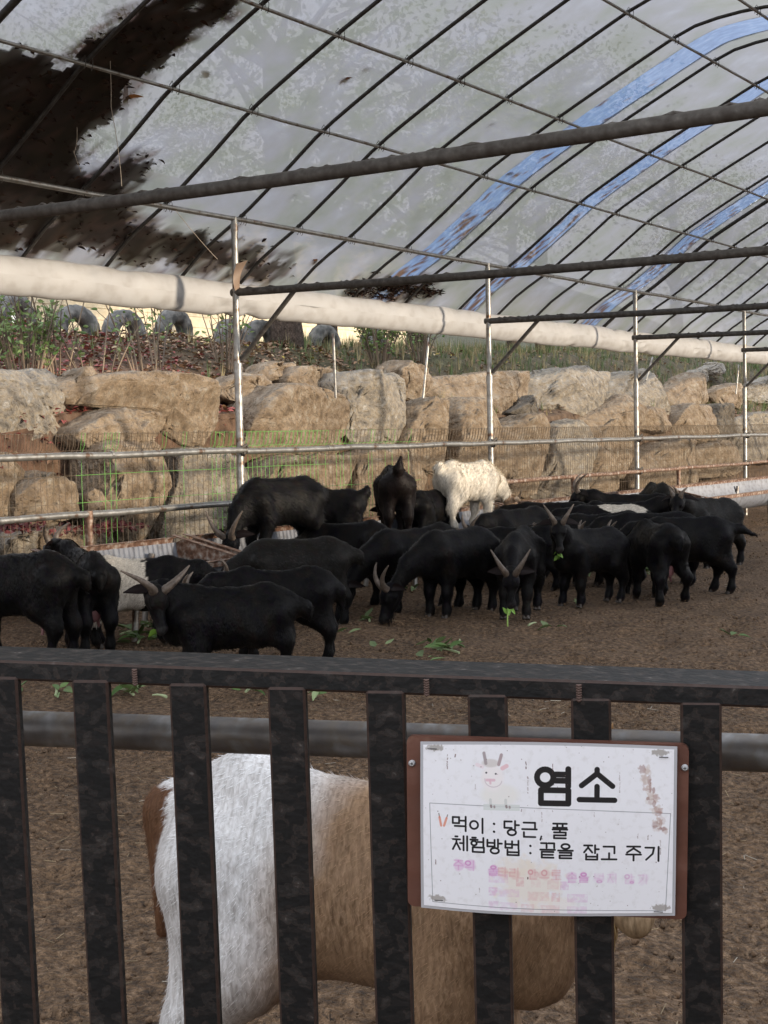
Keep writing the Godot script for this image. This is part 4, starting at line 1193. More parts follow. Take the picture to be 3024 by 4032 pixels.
func sign_board(dir: Vector3, turn: float) -> void:
	var s := thing("sign_board", "brown sign board with a laminated white feeding notice in Korean, fixed to the gate", "sign")
	s.transform = lean_gate(turn)
	var c := Vector3(0.1933, 0.8283, 0.0040)
	var tilt := Basis(Vector3.BACK, -.02)
	var m := MB.new()
	var w := .335
	var h := .213
	# rounded board outline
	var ring := PackedVector2Array()
	for k in 4:
		var o := Vector2((w * .5 - .008) * (1 if k in [0, 3] else -1), (h * .5 - .008) * (1 if k < 2 else -1))
		for i in 5:
			ring.append(o + Vector2.from_angle(PI * .5 * (k + i / 4.0)) * .008)
	var xf := Transform3D(tilt, c)
	for z: float in [0.0, .009]:
		var face := []
		for q in ring:
			face.append(xf * Vector3(q.x, q.y, z))
		m.face(face, Color.WHITE, xf.basis * Vector3(0, 0, 1 if z > 0 else -1))
	for i in ring.size():
		var a := ring[i]
		var b := ring[(i + 1) % ring.size()]
		m.face([xf * Vector3(a.x, a.y, 0), xf * Vector3(b.x, b.y, 0), xf * Vector3(b.x, b.y, .009), xf * Vector3(a.x, a.y, .009)], Color(1.5, 1.4, 1.3), xf.basis * Vector3(a.x + b.x, a.y + b.y, 0).normalized())
	put("board", m.mesh(), mats.board, s)
	# laminated sheet, buckled
	var lam := mat(Color(1, 1, 1), 0.22)
	lam.albedo_texture = print_texture()
	for part in 2:
		m = MB.new()
		var pw := .2965 if part == 0 else .3035
		var ph := .199 if part == 0 else .206
		for i in 31:
			for j in 19:
				var u := i / 30.0
				var v := j / 18.0
				var sagx := .006 * sin(PI * u) * v * (1.0 if u < .75 else 1.0)
				var p := Vector3((u - .5) * pw, (.5 - v) * ph - sagx + .002 * sin(PI * u) * (1 - v) + .004 * (u - .5), .0165 + .003 * sin(u * 5.0 + 1.0) * v + .003 * sin(PI * v) - (.0009 if part else 0.0))
				m.vert(xf * (p + Vector3(.002, .001, 0)), xf.basis.z, Color.WHITE, Vector2(u, v))
		for i in 30:
			for j in 18:
				m.quad(i * 19 + j, i * 19 + j + 1, (i + 1) * 19 + j + 1, (i + 1) * 19 + j)
		m.smooth()
		for i in m.n.size():
			if m.n[i].dot(xf.basis.z) < 0.0:
				m.n[i] = -m.n[i]
		var edge := mat(lin(.42, .42, .44), 0.2)
		put("printed_sheet" if part == 0 else "laminate_edge", m.mesh(), lam if part == 0 else edge, s)
	for q: Vector2 in [Vector2(-.161, .073), Vector2(.163, .079)]:
		m = MB.new()
		var p := PackedVector3Array([xf * Vector3(q.x, q.y, .009), xf * Vector3(q.x, q.y, .0105), xf * Vector3(q.x, q.y, .0118)])
		m.tube(p, PackedFloat32Array([.0042, .0042, .0026]), 14, Color(.5, .5, .5))
		m.box(Transform3D(xf.basis, xf * Vector3(q.x, q.y, .012)), Vector3(.004, .001, .0006), .0002, Color(.05, .05, .05))
		m.box(Transform3D(xf.basis, xf * Vector3(q.x, q.y, .0121)), Vector3(.001, .004, .0006), .0002, Color(.05, .05, .05))
		put("screw", m.mesh(), mats.plain, s)
	for q: Vector2 in [Vector2(-.135, .0945), Vector2(.138, .0935), Vector2(-.128, -.0935), Vector2(.134, -.0945)]:
		m = MB.new()
		m.box(Transform3D(xf.basis, xf * Vector3(q.x, q.y, .0195)), Vector3(.011, .0012, .0012), .0003, Color(.09, .09, .09))
		put("staple", m.mesh(), mats.plain, s)

# ------------------------------------------------------------------ goats
# bones: a, b, radius at a, radius at b, stretch across
class Bones:
	var rows := []
	func add(a: Vector3, b: Vector3, ra: float, rb: float, sq := 1.0) -> void:
		rows.append([a, b, ra, rb, sq])

# meshes the smooth union of tapered capsules with surface nets
func flesh(bones: Array, cell: float, k: float, rough: float, seed_: int) -> Array:
	var lo := Vector3.INF
	var hi := -Vector3.INF
	for b: Array in bones:
		var m: float = maxf(b[2], b[3]) * maxf(1.0, b[4]) + .05
		for p: Vector3 in [b[0], b[1]]:
			lo = lo.min(p - Vector3.ONE * m)
			hi = hi.max(p + Vector3.ONE * m)
	var nx := int((hi.x - lo.x) / cell) + 2
	var ny := int((hi.y - lo.y) / cell) + 2
	var nz := int((hi.z - lo.z) / cell) + 2
	var F := PackedFloat32Array()
	F.resize(nx * ny * nz)
	var marg := 4.2 / k
	for b: Array in bones:
		var a: Vector3 = b[0]
		var e: Vector3 = b[1]
		var ra: float = b[2]
		var dr: float = b[3] - ra
		var sq: float = b[4]
		var mm := maxf(ra, b[3]) + marg
		var l3 := a.min(e) - Vector3(mm, mm, mm * maxf(1.0, sq))
		var h3 := a.max(e) + Vector3(mm, mm, mm * maxf(1.0, sq))
		var i0 := maxi(0, int((l3.x - lo.x) / cell))
		var i1 := mini(nx - 1, int((h3.x - lo.x) / cell) + 1)
		var j0 := maxi(0, int((l3.y - lo.y) / cell))
		var j1 := mini(ny - 1, int((h3.y - lo.y) / cell) + 1)
		var k0 := maxi(0, int((l3.z - lo.z) / cell))
		var k1 := mini(nz - 1, int((h3.z - lo.z) / cell) + 1)
		var bx := e.x - a.x
		var by := e.y - a.y
		var bz := (e.z - a.z) / sq
		var inv := 1.0 / maxf(bx * bx + by * by + bz * bz, 1e-8)
		for i in range(i0, i1 + 1):
			var x := lo.x + i * cell - a.x
			for j in range(j0, j1 + 1):
				var y := lo.y + j * cell - a.y
				var xy := x * bx + y * by
				var at := (i * ny + j) * nz
				for q in range(k0, k1 + 1):
					var z := (lo.z + q * cell - a.z) / sq
					var t := clampf((xy + z * bz) * inv, 0.0, 1.0)
					var dx := x - bx * t
					var dy := y - by * t
					var dz := z - bz * t
					var d := sqrt(dx * dx + dy * dy + dz * dz) - ra - dr * t
					if d < marg:
						F[at + q] += exp(-k * d)
	var id := PackedInt32Array()
	id.resize(F.size())
	id.fill(-1)
	var V := PackedVector3Array()
	var N := PackedVector3Array()
	var T := PackedInt32Array()
	var f := FastNoiseLite.new()
	f.seed = seed_
	f.frequency = 14.0
	f.fractal_octaves = 3
	var sx := ny * nz
	var off := PackedInt32Array([0, 1, nz, nz + 1, sx, sx + 1, sx + nz, sx + nz + 1])
	var edges := [[0, 1], [2, 3], [4, 5], [6, 7], [0, 2], [1, 3], [4, 6], [5, 7], [0, 4], [1, 5], [2, 6], [3, 7]]
	var w := PackedFloat32Array()
	w.resize(8)
	for i in nx - 1:
		for j in ny - 1:
			var row := (i * ny + j) * nz
			for q in nz - 1:
				var c := row + q
				var s := 0
				if F[c] > 1.0: s += 1
				if F[c + 1] > 1.0: s += 1
				if F[c + nz] > 1.0: s += 1
				if F[c + nz + 1] > 1.0: s += 1
				if F[c + sx] > 1.0: s += 1
				if F[c + sx + 1] > 1.0: s += 1
				if F[c + sx + nz] > 1.0: s += 1
				if F[c + sx + nz + 1] > 1.0: s += 1
				if s == 0 or s == 8:
					continue
				for e in 8:
					w[e] = log(maxf(F[c + off[e]], 1e-4))
				var p := Vector3.ZERO
				var cnt := 0
				for e: Array in edges:
					var wa := w[e[0]]
					var wb := w[e[1]]
					if (wa > 0.0) != (wb > 0.0):
						var t := wa / (wa - wb)
						var ca: int = e[0]
						var cb: int = e[1]
						p += Vector3(ca >> 2, (ca >> 1) & 1, ca & 1).lerp(Vector3(cb >> 2, (cb >> 1) & 1, cb & 1), t)
						cnt += 1
				p /= cnt
				var g := Vector3(w[4] + w[5] + w[6] + w[7] - w[0] - w[1] - w[2] - w[3], w[2] + w[3] + w[6] + w[7] - w[0] - w[1] - w[4] - w[5], w[1] + w[3] + w[5] + w[7] - w[0] - w[2] - w[4] - w[6])
				g = -g.normalized()
				id[c] = V.size()
				var at := lo + (Vector3(i, j, q) + p) * cell
				V.append(at + g * rough * f.get_noise_3d(at.x, at.y * .5, at.z))
				N.append(g)
				# quads round the three edges that start at this cell's low corner
				if i > 0 and j > 0 and q > 0:
					for ax in 3:
						var c2: int = c + [sx, nz, 1][ax]
						if (F[c] > 1.0) == (F[c2] > 1.0):
							continue
						var u: int = [nz, 1, sx][ax]
						var v: int = [1, sx, nz][ax]
						var qa := id[c]
						var qb := id[c - u]
						var qc := id[c - u - v]
						var qd := id[c - v]
						if qa >= 0 and qb >= 0 and qc >= 0 and qd >= 0:
							T.append_array([qa, qb, qc, qa, qc, qd])
	return [V, N, T]

const POSES := {
	"level": [.50, .63, .85, -.52], "up": [.44, .70, .88, -.47], "up2": [.43, .68, .66, -.75], "low": [.52, .46, .70, -.72], "low2": [.53, .36, .42, -.9], "graze": [.56, .235, .5, -.86], "deep": [.48, .22, .35, -.93], "kneel": [.44, .52, .55, -.84], "near": [.39, .66, .50, -.87],
}

var goat_jobs := []
var head_shape := []

func add_goat(called: String, label: String, at: Vector3, turn: float, size: float, coat: String, o: Dictionary) -> void:
	goat_jobs.append({"name": called, "label": label, "at": at, "turn": turn, "size": size, "coat": coat, "o": o})

func coat_colour(coat: String, p: Vector3, f: FastNoiseLite, headness: float) -> Color:
	var e := f.get_noise_3d(p.x * 9.0, p.y * 9.0, p.z * 9.0) * .03
	var k := 1.0 + .25 * f.get_noise_3d(p.x * 30.0, p.y * 12.0, p.z * 30.0)
	var black := Color(.0040, .0039, .0042)
	var white := Color(.66, .62, .55)
	var col := black
	match coat:
		"grey":
			col = black.lerp(Color(.020, .019, .018), clampf(.6 + e * 12.0, 0, 1)) if headness < .5 and p.y > .22 else black
		"brown":
			col = Color(.009, .007, .006)
		"belt":
			col = white if headness < .5 and p.x + e * 3.0 < .03 and p.y > .16 else black
		"saddle":
			col = white if headness < .5 and p.y + e > .47 + absf(p.x + .20) * .5 and p.x + e > -.42 and p.x + e < .06 else black
		"cream":
			col = Color(.78, .73, .64)
			if headness > .5:
				col = Color(.36, .25, .17)
		"near":
			white = Color(.82, .82, .82)
			var brown := Color(.33, .215, .13)
			var b := clampf((p.x - (p.y - .42) * .35 + e * 1.6 + .13) * 8.0 + .5, 0, 1)
			col = white.lerp(brown, b)
			if headness > .5:
				col = Color(.46, .33, .20)
			if p.x < -.365 + e * .6 and p.y > .30 and p.y < .58:
				col = Color(.15, .075, .04)
	if p.y < .03 and headness < .5:
		col = col.lerp(Color(.06, .042, .03), .5)
	if coat in ["black", "grey", "belt", "saddle"] and col.r < .05:
		var dust := clampf(f.get_noise_3d(p.x * 11.0 + 7.0, p.y * 7.0, p.z * 11.0) * 2.2 - .1, 0, 1)
		col = col.lerp(Color(.016, .012, .009), dust * .5)
	return col * k

# everything of one goat except the nodes; runs on a worker thread
func grow_goat(n: int) -> void:
	var job: Dictionary = goat_jobs[n]
	var o: Dictionary = job.o
	var r := RandomNumberGenerator.new()
	r.seed = int(o.get("seed", 1)) * 77 + 5
	var f := FastNoiseLite.new()
	f.seed = r.randi() % 1000
	f.frequency = .7
	var B := Bones.new()
	var fat: float = o.get("fat", r.randf_range(.93, 1.06))
	var kneel := 1.0 if o.pose == "kneel" else 0.0
	var dy := -.10 * kneel
	var sw := Vector3(0, dy, 0)
	# trunk
	B.add(Vector3(.22, .44, 0) + sw, Vector3(.06, .43, 0) + sw, .130, .140 * fat, .70)
	B.add(Vector3(.05, .415, 0) + sw, Vector3(-.16, .415, 0) + sw, .146 * fat, .146 * fat, .84)
	B.add(Vector3(-.15, .46, 0) + sw, Vector3(-.28, .475, 0) + sw, .122, .102, .82)
	var wi := .545 + r.randf_range(-.012, .022) - (.035 if job.coat == "near" else 0.0)
	var ba := .535 + r.randf_range(-.022, .022)
	var hi := .555 + r.randf_range(-.022, .020) + (.02 if job.coat == "near" else 0.0)
	B.add(Vector3(.19, wi, 0) + sw, Vector3(-.02, ba, 0) + sw, .058, .050, .8)
	B.add(Vector3(-.02, ba, 0) + sw, Vector3(-.23, hi, 0) + sw, .050, .054, .85)
	B.add(Vector3(-.23, hi, 0) + sw, Vector3(-.33, hi - .05, 0) + sw, .054, .050, .9)
	B.add(Vector3(.26, .40, 0) + sw, Vector3(.29, .36, 0) + sw, .09, .07, .8)
	# head placing
	var ps: Array = POSES[o.pose]
	var yaw := deg_to_rad(o.get("headyaw", 0.0))
	var base := Vector3(.25, .48, 0) + sw
	var hp: Vector3 = base + (Vector3(ps[0], ps[1], 0) - Vector3(.25, .48, 0)).rotated(Vector3.UP, yaw * .55)
	var hd := Vector3(ps[2], ps[3], 0).normalized().rotated(Vector3.UP, yaw)
	var hz := hd.cross(Vector3.UP).normalized()
	var hb := Basis(hd, hz.cross(hd), hz)
	if o.has("hp"):
		hp = Vector3(o.hp[0], o.hp[1], o.hp[2])
	var head := Transform3D(hb.scaled_local(Vector3.ONE * 1.13), hp)
	# neck
	var mid := base.lerp(hp, .5) + Vector3(.02, .025, 0)
	B.add(base + Vector3(.0, .0, 0), mid, .104, .074, .68)
	B.add(mid, hp + hd * .015 - hb.y * .008, .074, .054, .76)
	B.add(base + Vector3(-.04, .06, 0), mid + Vector3(0, .035, 0), .055, .038, .7)
	# legs
	var splay := .05 if o.has("splay") else 0.0
	var feet := []
	for sd: float in [-1.0, 1.0]:
		var s1 := r.randf_range(-.06, .06)
		var z := sd * .082
		if kneel > 0.5:
			B.add(Vector3(.20, .33, z), Vector3(.15, .17, z * 1.1), .08, .05)
			B.add(Vector3(.15, .17, z * 1.1), Vector3(.29, .045, z), .046, .034)
			B.add(Vector3(.29, .045, z), Vector3(.14, .03, z), .03, .022)
			feet.append(Transform3D(Basis(Vector3.BACK, 1.4), Vector3(.12, .03, z)))
		else:
			B.add(Vector3(.225, .45, z * .95), Vector3(.165, .30, z * 1.0), .076, .047)
			B.add(Vector3(.165, .31, z), Vector3(.19 + s1 * .5, .175, z), .046, .029)
			B.add(Vector3(.19 + s1 * .5, .175, z), Vector3(.19 + s1, .055, z), .024, .018)
			B.add(Vector3(.19 + s1, .055, z), Vector3(.205 + s1, .02, z), .021, .022)
			feet.append(Transform3D(Basis(), Vector3(.21 + s1, 0, z)))
		var s2 := r.randf_range(-.05, .05) + (.06 * sd if o.has("splay") else 0.0)
		var zf := z + sd * splay
		if o.get("coat", job.coat) == "near" and sd < 0:
			s2 = -.13
		B.add(Vector3(-.275, .46, z * .85) + sw, Vector3(-.20, .32, z * 1.1) + sw * .6, .088, .056)
		B.add(Vector3(-.20, .32, z * 1.05) + sw * .6, Vector3(-.335 + s2 * .6, .20, zf), .055, .029)
		B.add(Vector3(-.29, .44, z * .8) + sw, Vector3(-.33 + s2 * .4, .25, z), .055, .028)
		B.add(Vector3(-.335 + s2 * .6, .20, zf), Vector3(-.315 + s2, .055, zf), .025, .0185)
		B.add(Vector3(-.315 + s2, .055, zf), Vector3(-.295 + s2, .02, zf), .021, .022)
		feet.append(Transform3D(Basis(), Vector3(-.29 + s2, 0, zf)))
	# tail
	var tl: float = o.get("tailup", 0.0)
	var t0 := Vector3(-.37, .535, 0) + sw
	var t1 := t0 + Vector3(-.07, -.05, 0)
	var t2 := t1 + Vector3(-.025, -.06, 0)
	if tl > 0.0:
		t1 = t0 + Vector3(-.03, .07 * tl, 0)
		t2 = t1 + Vector3(-.005, .09 * tl, .02)
	if o.has("tailout"):
		t1 = t0 + Vector3(-.09, -.02, 0)
		t2 = t1 + Vector3(-.12, -.055, 0)
	if o.has("taildown"):
		t1 = t0 + Vector3(-.05, -.08, 0)
		t2 = t1 + Vector3(-.01, -.12, 0)
	if job.coat == "near":
		t0 += Vector3(.0, .03, 0)
		t1 = t0 + Vector3(-.04, -.03, 0)
		t2 = t1 + Vector3(-.008, -.20, .01)
	B.add(t0 + Vector3(.05, -.01, 0), t1, .034, .026)
	B.add(t1, t2, .026, .014)
	var cell := .016 if job.coat != "near" else .012
	var res := flesh(B.rows, cell, 42.0, .013 if o.has("shaggy") else (.009 if job.coat != "near" else .004), n)
	var m := MB.new()
	m.v = res[0]
	m.n = res[1]
	m.t = res[2]
	for p in m.v:
		var hn := 1.0 if (p - hp).dot(hd) > -.06 and p.distance_to(hp) < .12 else 0.0
		m.c.append(coat_colour(job.coat, p, f, hn))
		m.u.append(Vector2.ZERO)
	# hair: thin strands laid back over the coat
	var hair := MB.new()
	var many := 7000
	var long := .026
	if o.has("shaggy"):
		many = int(8000 * o.shaggy)
		long = .05
	if job.coat == "near":
		many = 16000
		long = .015
	for i in many:
		var k := r.randi() % m.v.size()
		var p := m.v[k]
		if p.y < .15 and r.randf() < .75:
			continue
		var nn := m.n[k]
		var lay := Vector3(-.75, -.65, 0) if p.y > .25 else Vector3(-.1, -1, 0)
		lay = (lay - nn * lay.dot(nn)).normalized()
		var dir := (lay + nn * r.randf_range(.08, .38) + Vector3(r.randf_range(-.25, .25), r.randf_range(-.25, .25), r.randf_range(-.25, .25))).normalized()
		p += Vector3(r.randf_range(-.01, .01), r.randf_range(-.01, .01), r.randf_range(-.01, .01)).slide(nn)
		var side := dir.cross(nn).normalized() * (.0006 if job.coat == "near" else .0026)
		var l := long * r.randf_range(.5, 1.2)
		var col := m.c[k] * (r.randf_range(.88, 1.12) if m.c[k].r > .1 else r.randf_range(.3, 2.0))
		var a := hair.vert(p - side, nn, col)
		hair.vert(p + side, nn, col)
		hair.vert(p + dir * l, (nn + dir * .2).normalized(), col)
		hair.tri(a, a + 1, a + 2)
	# the head, finer, joined into the same body mesh
	var hv: PackedVector3Array = head_shape[0]
	var hn2: PackedVector3Array = head_shape[1]
	var i0 := m.v.size()
	for i in hv.size():
		m.v.append(head * hv[i])
		m.n.append(hb * hn2[i])
		var col := coat_colour(job.coat, head * hv[i], f, 1.0)
		if hv[i].x > .195 and job.coat != "near":
			col = col.lerp(Color(.035, .03, .03), .6)
		m.c.append(col)
		m.u.append(Vector2.ZERO)
	for t: int in head_shape[2]:
		m.t.append(t + i0)
	job.body = m
	job.hair = hair
	job.head = head
	job.feet = feet

func skull() -> void:
	var B := Bones.new()
	B.add(Vector3(.0, -.005, 0), Vector3(.065, .004, 0), .05, .047, .95)
	B.add(Vector3(.07, .0, 0), Vector3(.19, -.028, 0), .036, .023, .85)
	B.add(Vector3(.03, -.045, 0), Vector3(.10, -.05, 0), .034, .026, .8)
	B.add(Vector3(.10, -.05, 0), Vector3(.19, -.052, 0), .022, .017, .95)
	B.add(Vector3(.195, -.032, -.008), Vector3(.207, -.036, .008), .020, .020)
	for s: float in [-1.0, 1.0]:
		B.add(Vector3(.06, .022, s * .034), Vector3(.09, .014, s * .036), .014, .012)
		B.add(Vector3(.05, -.02, s * .03), Vector3(.10, -.03, s * .022), .022, .014)
	B.add(Vector3(.02, .04, 0), Vector3(.045, .036, 0), .022, .02, 1.2)
	head_shape = flesh(B.rows, .0062, 120.0, .001, 3)

func horn_mesh(side: float, l: float, out := 1.0) -> MB:
	var m := MB.new()
	var p := PackedVector3Array()
	var r := PackedFloat32Array()
	for i in 15:
		var s := i / 14.0
		p.append(Vector3(.03, .04, side * .024) + Vector3(-.01 * s - .11 * s * s, .175 * s - (.085 + .06 * (out - 1.0)) * s * s, side * (out * .055 * s + (out * .075 - .04) * s * s)) * l * .90)
		r.append((.0175 * pow(1.0 - s, .8) + .0032) * (1.0 + (.05 if i % 2 == 0 else -.04)) * (.75 + .3 * l) * (1.0 + .2 * (out - 1.0)))
	m.tube(p, r, 10)
	return m

func ear_mesh(side: float) -> MB:
	var m := MB.new()
	for i in 8:
		var s := i / 7.0
		var c := Vector3(.005 - .02 * s, .022 - .018 * s - .03 * s * s, side * (.045 + .105 * s))
		var w := .026 * sin(PI * pow(lerpf(.14, .99, s), .75))
		for k in 5:
			var a := lerpf(-1.0, 1.0, k / 4.0)
			m.vert(c + Vector3(a * w, absf(a) * w * .55, 0), Vector3.UP)
	for i in 7:
		for k in 4:
			m.quad(i * 5 + k, i * 5 + k + 1, i * 5 + k + 6, i * 5 + k + 5)
	m.smooth()
	# give it thickness
	var n0 := m.v.size()
	for i in n0:
		if m.n[i].y < 0.0:
			m.n[i] = -m.n[i]
	for i in n0:
		m.vert(m.v[i] - m.n[i] * .004, -m.n[i])
	var t := m.t.duplicate()
	for q in t:
		m.t.append(q + n0)
	return m

func tinted(m: MB, col: Color) -> ArrayMesh:
	for i in m.c.size():
		m.c[i] = m.c[i] * col
	return m.mesh()

func goats() -> void:
	skull()
	add_goat("black_goat", "large black goat cut off by the left edge, rump turned to the right", Vector3(6.131, -0.000, -6.591), 1.882, 1.06, "black", {"pose": "level", "seed": 1, "udder": 1})
	add_goat("black_goat", "black goat seen from behind with pink udder, beside the left-edge goat", Vector3(6.755, 0.000, -6.596), 0.957, 0.99, "black", {"pose": "level", "headyaw": 35, "seed": 2, "udder": 1, "horn": 0.9})
	add_goat("piebald_goat", "goat with white hindquarters and black front feeding at the corrugated trough", Vector3(7.031, 0.000, -6.387), -0.858, 0.91, "belt", {"pose": "low", "seed": 3, "fat": 1.12, "horn": 0.8})
	add_goat("black_goat", "nearest black goat with wide brown horns chewing a green leaf, head turned to the fence", Vector3(6.292, 0.000, -5.101), 2.109, 0.98, "black", {"pose": "kneel", "headyaw": 128, "hp": [0.39, 0.5, -0.07], "hornout": 1.7, "seed": 4, "horn": 1, "chew": 1})
	add_goat("black_goat", "black goat with hanging tail just behind the rump of the leaf-chewing goat", Vector3(6.872, 0.000, -5.193), 2.109, 0.89, "black", {"pose": "low", "seed": 5, "horn": 0.8, "taildown": 1})
	add_goat("black_goat", "dusty dark grey goat with its head lowered, behind the leaf-chewing goat", Vector3(8.227, 0.000, -6.050), 2.109, 0.99, "grey", {"pose": "graze", "seed": 6, "fat": 1.1, "horn": 0.9})
	add_goat("black_goat", "shaggy black goat standing in the trough with its horned head hanging down", Vector3(9.121, 0.360, -6.850), 2.877, 1.03, "black", {"base": 0.36, "pose": "deep", "seed": 7, "horn": 1.35, "shaggy": 1, "headyaw": 25})
	add_goat("black_goat", "black goat with a white belly spot behind the shaggy goat in the trough", Vector3(9.929, 0.330, -7.000), 2.109, 0.89, "black", {"base": 0.33, "pose": "low", "seed": 8, "shaggy": 0.5, "tailup": 0.6, "horn": 0.8})
	add_goat("black_goat", "smooth black goat with rounded back in front of the trough, head hidden", Vector3(9.442, 0.000, -6.458), 1.620, 1.04, "black", {"pose": "graze", "seed": 9})
	add_goat("black_goat", "black goat grazing with its horned head beside the dusty goat's hind legs", Vector3(9.242, 0.000, -5.714), 2.685, 1.02, "black", {"pose": "graze", "seed": 10, "horn": 1, "headyaw": 5})
	add_goat("black_goat", "black goat grazing with two pale horns and a bald spot on its front knee", Vector3(9.218, 0.000, -5.346), 2.947, 1.02, "black", {"pose": "graze", "seed": 11, "horn": 1.15, "headyaw": -28})
	add_goat("black_goat", "black goat facing the camera with head down and a green stalk in its mouth", Vector3(9.427, 0.000, -4.932), -2.813, 0.98, "black", {"pose": "low2", "seed": 12, "horn": 1.2, "headyaw": 8, "stalk": 1})
	add_goat("black_goat", "black goat standing side on with curved horns and green leaves in its mouth", Vector3(10.168, 0.000, -4.737), 2.807, 0.93, "black", {"pose": "up2", "seed": 13, "horn": 1, "headyaw": 48, "chew": 2})
	add_goat("black_goat", "black goat seen from behind with splayed hind legs, right of the side-on goat", Vector3(10.619, 0.000, -4.380), 0.782, 0.99, "black", {"pose": "graze", "seed": 14, "udder": 1, "splay": 1})
	add_goat("black_goat", "black goat on the right with its tail stretched out behind it", Vector3(11.125, 0.000, -4.354), 2.179, 0.99, "black", {"pose": "low", "seed": 15, "tailout": 1, "fat": 1.05})
	add_goat("black_goat", "dark brown goat seen from behind, tail held straight up", Vector3(10.933, 0.400, -6.950), 0.678, 1.03, "brown", {"base": 0.4, "pose": "deep", "seed": 16, "tailup": 1, "horn": 0.8})
	add_goat("black_goat", "black goat with a broad rump between the raised-tail goat and the cream goat", Vector3(11.460, 0.250, -6.900), 0.084, 0.91, "black", {"base": 0.25, "pose": "low", "seed": 17, "horn": 0.8})
	add_goat("cream_goat", "long-haired cream white goat standing on the trough among the black goats", Vector3(11.924, 0.430, -6.750), -0.230, 1.00, "cream", {"base": 0.43, "pose": "graze", "seed": 18, "shaggy": 1.2, "horn": 0.7, "udder": 1, "tailup": 0.5})
	add_goat("black_goat", "black goat with one pinkish horn tip below the cream goat", Vector3(11.675, 0.000, -6.131), 2.877, 1.03, "black", {"pose": "low", "seed": 19, "horn": 0.8})
	add_goat("black_goat", "long black goat with pricked ear mid-herd, under the short rail post", Vector3(12.583, 0.000, -6.241), 2.144, 1.06, "black", {"pose": "low", "seed": 20, "horn": 0.6})
	add_goat("black_goat", "brownish black goat just behind the horned head of the side-on goat", Vector3(11.390, 0.000, -5.538), 2.074, 0.87, "brown", {"pose": "low", "seed": 21, "horn": 0.6})
	add_goat("black_goat", "black goat showing only its back left of the side-on goat's face", Vector3(10.989, 0.000, -5.728), 1.795, 0.85, "black", {"pose": "low", "seed": 22, "horn": 0.6})
	add_goat("black_goat", "black goat at the back with tall thin horns raised beside the third post", Vector3(14.078, 0.000, -6.034), 2.179, 1.06, "black", {"pose": "level", "seed": 23, "horn": 1.25})
	add_goat("black_goat", "grey goat at the far end by the trough with only its rump showing", Vector3(15.998, 0.050, -6.580), 0.660, 1.04, "grey", {"base": 0.05, "pose": "graze", "seed": 24})
	add_goat("piebald_goat", "goat with a white saddle across its back in the middle of the herd", Vector3(12.425, 0.000, -5.618), 2.109, 1.03, "saddle", {"pose": "low", "seed": 25, "horn": 0.6})
	add_goat("black_goat", "black goat lying low in front of the white-saddled goat", Vector3(11.579, 0.000, -5.271), 2.144, 0.99, "black", {"pose": "low", "seed": 26, "horn": 0.5})
	add_goat("black_goat", "black goat facing right with one white horn tip behind the white-saddled goat", Vector3(13.248, 0.000, -5.843), -0.963, 0.99, "black", {"pose": "level", "seed": 27, "horn": 0.9})
	add_goat("black_goat", "black goat with a pale inner ear behind the splay-legged goat", Vector3(11.592, 0.000, -4.822), 2.214, 1.01, "black", {"pose": "low", "seed": 28, "horn": 0.6})
	add_goat("black_goat", "dusty grey-black goat turning its face to the camera in front of the right trough", Vector3(13.355, 0.000, -4.975), 2.877, 1.06, "grey", {"pose": "level", "seed": 29, "horn": 0.6, "headyaw": 20})
	add_goat("brown_and_white_goat", "white goat with a brown front end standing close behind the gate pickets", Vector3(2.153, 0.0, -1.428), -1.382, 1.14, "near", {"pose": "near", "seed": 60, "horn": 0.0, "fat": 0.82, "headyaw": -4})
	var id := WorkerThreadPool.add_group_task(grow_goat, goat_jobs.size())
	WorkerThreadPool.wait_for_group_task_completion(id)
	var hoof := MB.new()
	for s: float in [-1.0, 1.0]:
		hoof.tube(PackedVector3Array([Vector3(-.004, .034, s * .009), Vector3(.004, .016, s * .011), Vector3(.012, .0, s * .012)]), PackedFloat32Array([.014, .016, .017]), 8)
	var hoof_m := hoof.mesh()
	var eye_m := SphereMesh.new()
	eye_m.radius = .0135
	eye_m.height = .027
	eye_m.radial_segments = 12
	eye_m.rings = 8
	for job: Dictionary in goat_jobs:
		var o: Dictionary = job.o
		var g := thing(job.name, job.label, "goat", job.at, job.turn, "goats of the herd in the pen")
		g.scale = Vector3(.89 if job.coat == "near" else 1.0, 1, 1) * job.size
		var body: MB = job.body
		put("body", body.mesh(), mats.fur, g)
		var hair: MB = job.hair
		kind(put("coat_hair", hair.mesh(), mats.hair, g), "stuff")
		var head: Transform3D = job.head
		var horn: float = o.get("horn", .9)
		var dark: Color = coat_colour(job.coat, Vector3(.5, .5, 0), noise, 1.0)
		if job.coat == "cream":
			dark = Color(.7, .6, .5)
		for s: float in [-1.0, 1.0]:
			if horn > 0.0:
				var h := put("horn", horn_mesh(s, horn, o.get("hornout", 1.0)).mesh(), mats.horn, g)
				h.transform = head
			var e := put("ear", tinted(ear_mesh(s), dark * 1.3), mats.hair, g)
			e.transform = head
			var y := put("eye", eye_m, mats.eye, g)
			y.transform = head * Transform3D(Basis(), Vector3(.083, .004, s * .0345))
		for ft: Transform3D in job.feet:
			var h := put("hoof", hoof_m, mats.hoof, g)
			h.transform = ft
		if o.has("udder"):
			var u := MB.new()
			u.tube(PackedVector3Array([Vector3(-.20, .34, 0), Vector3(-.21, .28, 0), Vector3(-.21, .22, 0), Vector3(-.205, .195, 0)]), PackedFloat32Array([.05, .068, .05, .012]), 14)
			for s: float in [-1.0, 1.0]:
				u.tube(PackedVector3Array([Vector3(-.205, .215, s * .028), Vector3(-.20, .165, s * .036)]), PackedFloat32Array([.013, .008]), 8)
			put("udder", u.mesh(), mats.skin, g)
